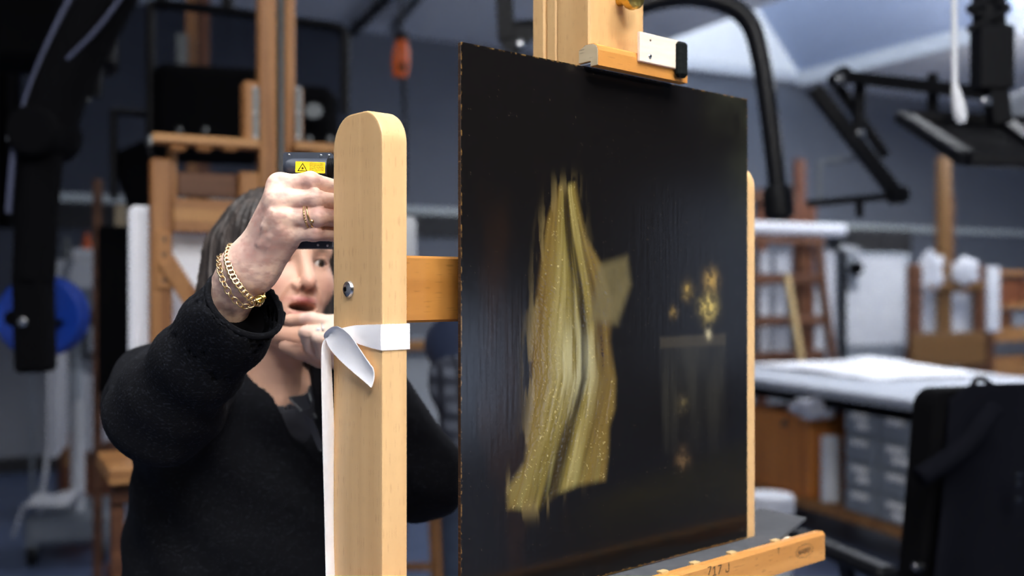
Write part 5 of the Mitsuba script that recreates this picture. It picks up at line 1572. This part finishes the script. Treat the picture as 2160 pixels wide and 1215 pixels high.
# bracelets and rings
def chain(pts, n, L, w, r, twist, name, label, mt):
    c = catmull(pts, 24, closed=True)
    seg = np.linalg.norm(np.roll(c, -1, 0) - c, axis=1); acc = np.concatenate([[0], np.cumsum(seg)])
    cc = np.vstack([c, c[0]])
    k = numbered(woman + '__' + name)
    labels[k] = {'label': label}
    ctr = c.mean(0)
    for i in range(n):
        s = acc[-1] * i / n
        p = np.array([np.interp(s, acc, cc[:, d]) for d in range(3)])
        q = np.array([np.interp((s + .001) % acc[-1], acc, cc[:, d]) for d in range(3)])
        t = (q - p) / np.linalg.norm(q - p)
        o = p - ctr; o -= t * (o @ t); o /= np.linalg.norm(o)
        a = twist[i % len(twist)]
        side = np.cross(t, o) * math.cos(a) + o * math.sin(a)
        lp = [p + t * L / 2 * math.cos(b) + side * w / 2 * math.sin(b) for b in np.linspace(0, 2 * math.pi, 18, endpoint=False)]
        part(k, 'link', tube(lp, r, 7, closed=True), mt, smooth=True)
    return k
curb = [P(489, 516, 1.080), P(480, 545, 1.062), P(489, 578, 1.053), P(505, 604, 1.051), P(526, 628, 1.056), P(546, 640, 1.066), P(557, 624, 1.082), P(553, 604, 1.098), P(532, 568, 1.116), P(505, 532, 1.110)]
kb = chain(curb, 40, .0068, .0062, .00125, [0.75], 'curb_bracelet', 'thick gold curb chain bracelet', 'gold_worn')
part(kb, 'clasp', cat(cyl(P(540, 634, 1.054), P(560, 625, 1.058), .0022, 12), tube([P(549, 631, 1.054) + .0034 * np.array([math.cos(b), 0, math.sin(b)]) for b in np.linspace(0, 6.283, 20, endpoint=False)], .0011, 8, closed=True)), 'brass')
opn = [P(465, 541, 1.092), P(462, 558, 1.066), P(468, 586, 1.050), P(479, 611, 1.046), P(494, 632, 1.050), P(511, 645, 1.056), P(526, 645, 1.060), P(540, 633, 1.068), P(548, 612, 1.10), P(520, 570, 1.120), P(490, 540, 1.116)]
chain(opn, 34, .0088, .0058, .0008, [0.25, 1.35], 'link_bracelet', 'fine gold oval link bracelet', 'gold_worn')
def ring_at(c, axis, R, r, name, label, mt, beads=0):
    axis = axis / np.linalg.norm(axis)
    a1 = np.cross(axis, [0, 1.0, 0]); a1 /= np.linalg.norm(a1); a2 = np.cross(axis, a1)
    if beads:
        ms = []
        for b in np.linspace(0, 2 * math.pi, beads, endpoint=False):
            s_ = trimesh.creation.icosphere(2, r); s_.apply_translation(c + R * (a1 * math.cos(b) + a2 * math.sin(b))); ms.append(s_)
        ms.append(tube([c + R * (a1 * math.cos(b) + a2 * math.sin(b)) for b in np.linspace(0, 2 * math.pi, 32, endpoint=False)], r * .6, 8, closed=True))
        return part(woman, name, cat(ms), mt, smooth=True, label=label)
    return part(woman, name, tube([c + R * (a1 * math.cos(b) + a2 * math.sin(b)) for b in np.linspace(0, 2 * math.pi, 40, endpoint=False)], r, 10, closed=True), mt, smooth=True, label=label)
rdir = pip_[2] - mcp[2]
ca = mcp[2] + rdir * .70; cb2 = mcp[2] + rdir * .80
ring_at(ca + [0, -.0005, 0], rdir + np.array([.0, 0, .006]), .0112, .00115, 'ring', 'beaded gold ring', 'gold_worn', 26)
ring_at(cb2 + [0, -.0005, 0], rdir + np.array([.0, 0, .010]), .0110, .0010, 'ring', 'plain gold ring with a small cluster', 'gold_worn')
tmp = trimesh.creation.icosphere(2, .0022); tmp.apply_translation(cb2 + [.0035, -.0095, -.0055])
part(woman, 'ring_stone', tmp, 'gold_worn', smooth=True)
lr = Lf[1][0] * .55 + Lf[1][1] * .45
ring_at(lr, Lf[1][1] - Lf[1][0], .0108, .0013, 'ring', 'silver ring with a pale stone', 'steel')
tmp = trimesh.creation.icosphere(2, .0036); tmp.apply_translation(lr + [-.002, -.0105, .003])
part(woman, 'ring_stone', tmp, 'white_paint', smooth=True)

# ------------------------------------------------------------------ handheld device
mat('device_grey', (52, 58, 70), 0.42, 0.5)
mat('label_yellow', (250, 208, 26), 0.5)
dv = thing('handheld_scanner', 'dark grey handheld scanner with a yellow laser warning label, held by the woman', 'scanner')
DF = Frame(P(648, 420, 1.082)[:2], (1, 0.06))
a0, z1 = DF.on(597, 321, 0); a1, z0 = DF.on(701, 524, 0)
def rrect(x0, x1, y0, y1, r): return sg.box(x0 + r, y0 + r, x1 - r, y1 - r).buffer(r, quad_segs=5)
bd = part(dv, 'body', prism(rrect(a0, a1, z0, z1, .003), .028, axes_M(DF.d, [0, 0, 1], DF.n, DF.O - DF.n * .028)), 'device_grey')
h0, h1 = DF.on(612, 352, .003), DF.on(690, 353, .003)
part(dv, 'housing', tube([DF.pt(h0[0] - .005 + .012 * (1 - math.cos(t)), -.0005, h0[1]) if False else DF.pt(h0[0] + .0 + k, -.0005, h0[1]) for k, t in [(-.0075, 0), (-.006, 0), (-.003, 0), (0.0, 0), (.004, 0), (h1[0] - h0[0], 0)]], [.002, .0058, .0080, .0090, .0095, .0095], 28), 'device_grey', smooth=True)
r0_ = DF.pt(h1[0], -.0005, h1[1])
kn = [(.0098 + (.0007 if i % 2 else 0), i * .0011) for i in range(9)]
part(dv, 'focus_ring', align(lathe(kn, 40), r0_, DF.d), 'black_paint', smooth=20)
tape_ = DF.pt(*(lambda a: (a[0], 0, a[1]))(DF.on(655, 352.5, .0095)))
la, lb_ = DF.on(623, 341, .0095), DF.on(686, 365, .0095)
lw, lh = la[0] * 0 + (lb_[0] - la[0]), la[1] - lb_[1]
cl = DF.pt((la[0] + lb_[0]) / 2, 0.0092, (la[1] + lb_[1]) / 2)
rot = math.radians(-1.5)
LX = DF.d * math.cos(rot) + np.array([0, 0, 1]) * math.sin(rot); LZ = np.cross(DF.n, LX) * -1
LZ = np.array([0, 0, 1]) * math.cos(rot) - DF.d * math.sin(rot)
lk = part(dv, 'warning_label', prism(rrect(-lw / 2, lw / 2, -lh / 2, lh / 2, .0008), .0005, axes_M(LX, LZ, DF.n, cl)), 'label_yellow', smooth=False, label='yellow laser warning label')
MT = axes_M(LX, LZ, DF.n, cl + DF.n * .0005)
ts = .0095
tri = sg.Polygon([(-ts * .56, 0), (ts * .56, 0), (0, ts * .95)])
tri = tri.difference(tri.buffer(-.0007))
sun = sg.Point(0, ts * .33).buffer(.0009)
for b in range(8):
    sun = sun.union(sg.LineString([(0, ts * .33), (.0018 * math.cos(b * .785), ts * .33 + .0018 * math.sin(b * .785))]).buffer(.00018))
sym = shapely.affinity.translate(tri.union(sun), -lw / 2 + .0076, -ts * .47)
part(lk, 'symbol', cat([prism(gm_, .0001, MT) for gm_ in getattr(sym, 'geoms', [sym])]), 'black_matte', smooth=False)
lines = ['LED Strahlung / LED radiation', 'Nicht in den Strahl blicken!', 'Do not stare into the beam', 'LED Klasse 2 / LED Class 2', '400 nm - 900 nm, 1 mW', 'EN 60825-1']
tms = []
for i, t_ in enumerate(lines):
    m = meshkit.text_mesh(t_, .00105, .0001, True)
    wmax = lw - .0165
    m.apply_scale([min(1.0, wmax / m.bounds[1, 0]), 1, 1])
    m.apply_translation([-lw / 2 + .0148, lh / 2 - .0024 - i * .00172, 0])
    m.apply_transform(MT); tms.append(m)
part(lk, 'lettering', cat(tms), 'black_matte', smooth=False)
for px, py in ((610, 327), (677, 328), (694, 328), (671, 517), (691, 518)):
    a = DF.on(px, py, 0)
    part(dv, 'screw', align(lathe([(.0014, 0), (.0014, .0004), (.0008, .0009)], 12), DF.pt(a[0], 0, a[1]), DF.n), 'steel')

# ------------------------------------------------------------------ second person, half hidden behind the painting
mat('vest_navy', (24, 32, 52), 0.8, 0.2, sheen=0.3)
mat('plaid_grey', proc(lambda p, n, uv: mix(mix(L3(70, 74, 84), L3(44, 47, 56), smoothstep(.35, .6, 0.5 + 0.5 * dr.sin(p.z * 150))), L3(32, 34, 42), smoothstep(.6, .9, 0.5 + 0.5 * dr.sin(p.x * 150 + p.y * 60)))), 0.85, 0.15)
mat('denim', proc(lambda p, n, uv: mix(L3(62, 72, 90), L3(46, 55, 72), fbm(p.x * 30, p.y * 30, p.z * 30))), 0.85, 0.15)
mat('skin_plain', (206, 160, 136), 0.5)
mat('hair_brown', (62, 40, 30), 0.5)
man = thing('person', 'person in a navy body warmer and checked shirt, half hidden behind the painting', 'person')
c = P(1078, 700, 2.6)
X0, Y0 = c[0], 2.6
g = Grid((X0 - .36, Y0 - .35, 0), (X0 + .36, Y0 + .3, 1.75), .01)
hd0 = np.array([X0 + .0, Y0, 1.55])
F = su(g.ell(hd0, (.075, .095, .11)), g.cone(hd0 + [0, .01, -.05], (X0, Y0 + .02, 1.35), .05, .055), .03)
F = su(F, g.cone(hd0 + [.0, -.09, -.0], hd0 + [.0, -.105, -.03], .012, .014), .015)
F = su(F, g.cone((X0 - .12, Y0, 1.32), (X0 + .14, Y0, 1.32), .06), .04)
F = su(F, g.ell((X0, Y0, 1.12), (.16, .11, .24)), .04)
F = su(F, g.ell((X0, Y0, .92), (.15, .11, .14)), .04)
shp, elp, wrp = P(958, 800, 2.52), P(1000, 965, 2.45), P(1120, 900, 2.30)
F = su(F, g.cone((X0 - .14, Y0, 1.30), shp, .05, .045), .02); F = su(F, g.cone(shp, elp, .045, .038), .02); F = su(F, g.cone(elp, wrp, .036, .026), .01)
F = su(F, g.cone(wrp, wrp + [.05, -.03, .0], .026, .022), .01)
for k in range(4):
    F = su(F, g.cone(wrp + [.05, -.03, .018 - .012 * k], wrp + [.10, -.05, .016 - .014 * k], .011, .009), .004)
F = su(F, g.cone((X0 + .15, Y0, 1.3), (X0 + .22, Y0, 1.0), .048, .04), .02); F = su(F, g.cone((X0 + .22, Y0, 1.0), (X0 + .2, Y0 - .2, .95), .036, .028), .02)
for s in (-.085, .085):
    F = su(F, g.cone((X0 + s, Y0, .9), (X0 + s, Y0, .48), .08, .055), .02); F = su(F, g.cone((X0 + s, Y0, .48), (X0 + s, Y0 + .01, .08), .055, .038), .02); F = su(F, g.cone((X0 + s, Y0, .045), (X0 + s, Y0 - .16, .04), .04, .035), .01)
mb = g.mesh(F)
part(man, 'body', mb, 'skin_plain', smooth=True)
F = su(g.ell(hd0 + [0, .02, .02], (.088, .1, .115)), g.cone(hd0 + [0, .08, 0], hd0 + [0, .08, -.06], .05), .03)
F = ss(F, g.ell(hd0 + [0, -.1, -.03], (.08, .09, .11)), .01)
part(man, 'hair', g.mesh(F), 'hair_brown', smooth=True)
F = g.ell((X0, Y0, 1.12), (.185, .14, .27)); F = su(F, g.cone((X0 - .13, Y0, 1.315), (X0 + .14, Y0, 1.315), .075), .05)
F = su(F, g.cone((X0 - .16, Y0, 1.30), P(966, 772, 2.55), .062, .05), .03)
F = ss(F, g.cone((X0, Y0, 1.36), (X0, Y0 - .02, 1.55), .07, .09), .01); F = np.maximum(F, .86 - g.z)
part(man, 'body_warmer', g.mesh(F), 'vest_navy', smooth=True)
F = su(g.cone(P(952, 800, 2.50), elp, .060, .050), g.cone(elp, wrp + [-.03, .02, 0], .052, .036), .02)
F = F + .003 * np.sin(g.z * 90 + g.x * 40)
part(man, 'sleeve', g.mesh(F), 'plaid_grey', smooth=True)
F = su(g.cone((X0 + .16, Y0, 1.3), (X0 + .22, Y0, 1.0), .062, .052), g.cone((X0 + .22, Y0, 1.0), (X0 + .2, Y0 - .17, .955), .05, .036), .02)
part(man, 'sleeve', g.mesh(F), 'plaid_grey', smooth=True)
F = g.ell((X0, Y0, .93), (.17, .13, .15))
for s in (-.085, .085):
    F = su(F, g.cone((X0 + s, Y0, .9), (X0 + s * 1.05, Y0, .48), .095, .075), .02); F = su(F, g.cone((X0 + s * 1.05, Y0, .48), (X0 + s * 1.05, Y0 + .01, .10), .075, .066), .02)
F = np.maximum(F, .06 - g.z)
part(man, 'jeans', g.mesh(F), 'denim', smooth=True)
for s in (-.085, .085):
    part(man, 'shoe', hull([(X0 + s + a, Y0 + b, z) for a, b, z in ((-.05, .08, 0), (.05, .08, 0), (-.05, -.14, 0), (.05, -.14, 0), (0, -.22, 0), (-.045, .07, .1), (.045, .07, .1), (0, -.2, .045), (-.045, -.1, .07), (.045, -.1, .07))]), 'black_matte')
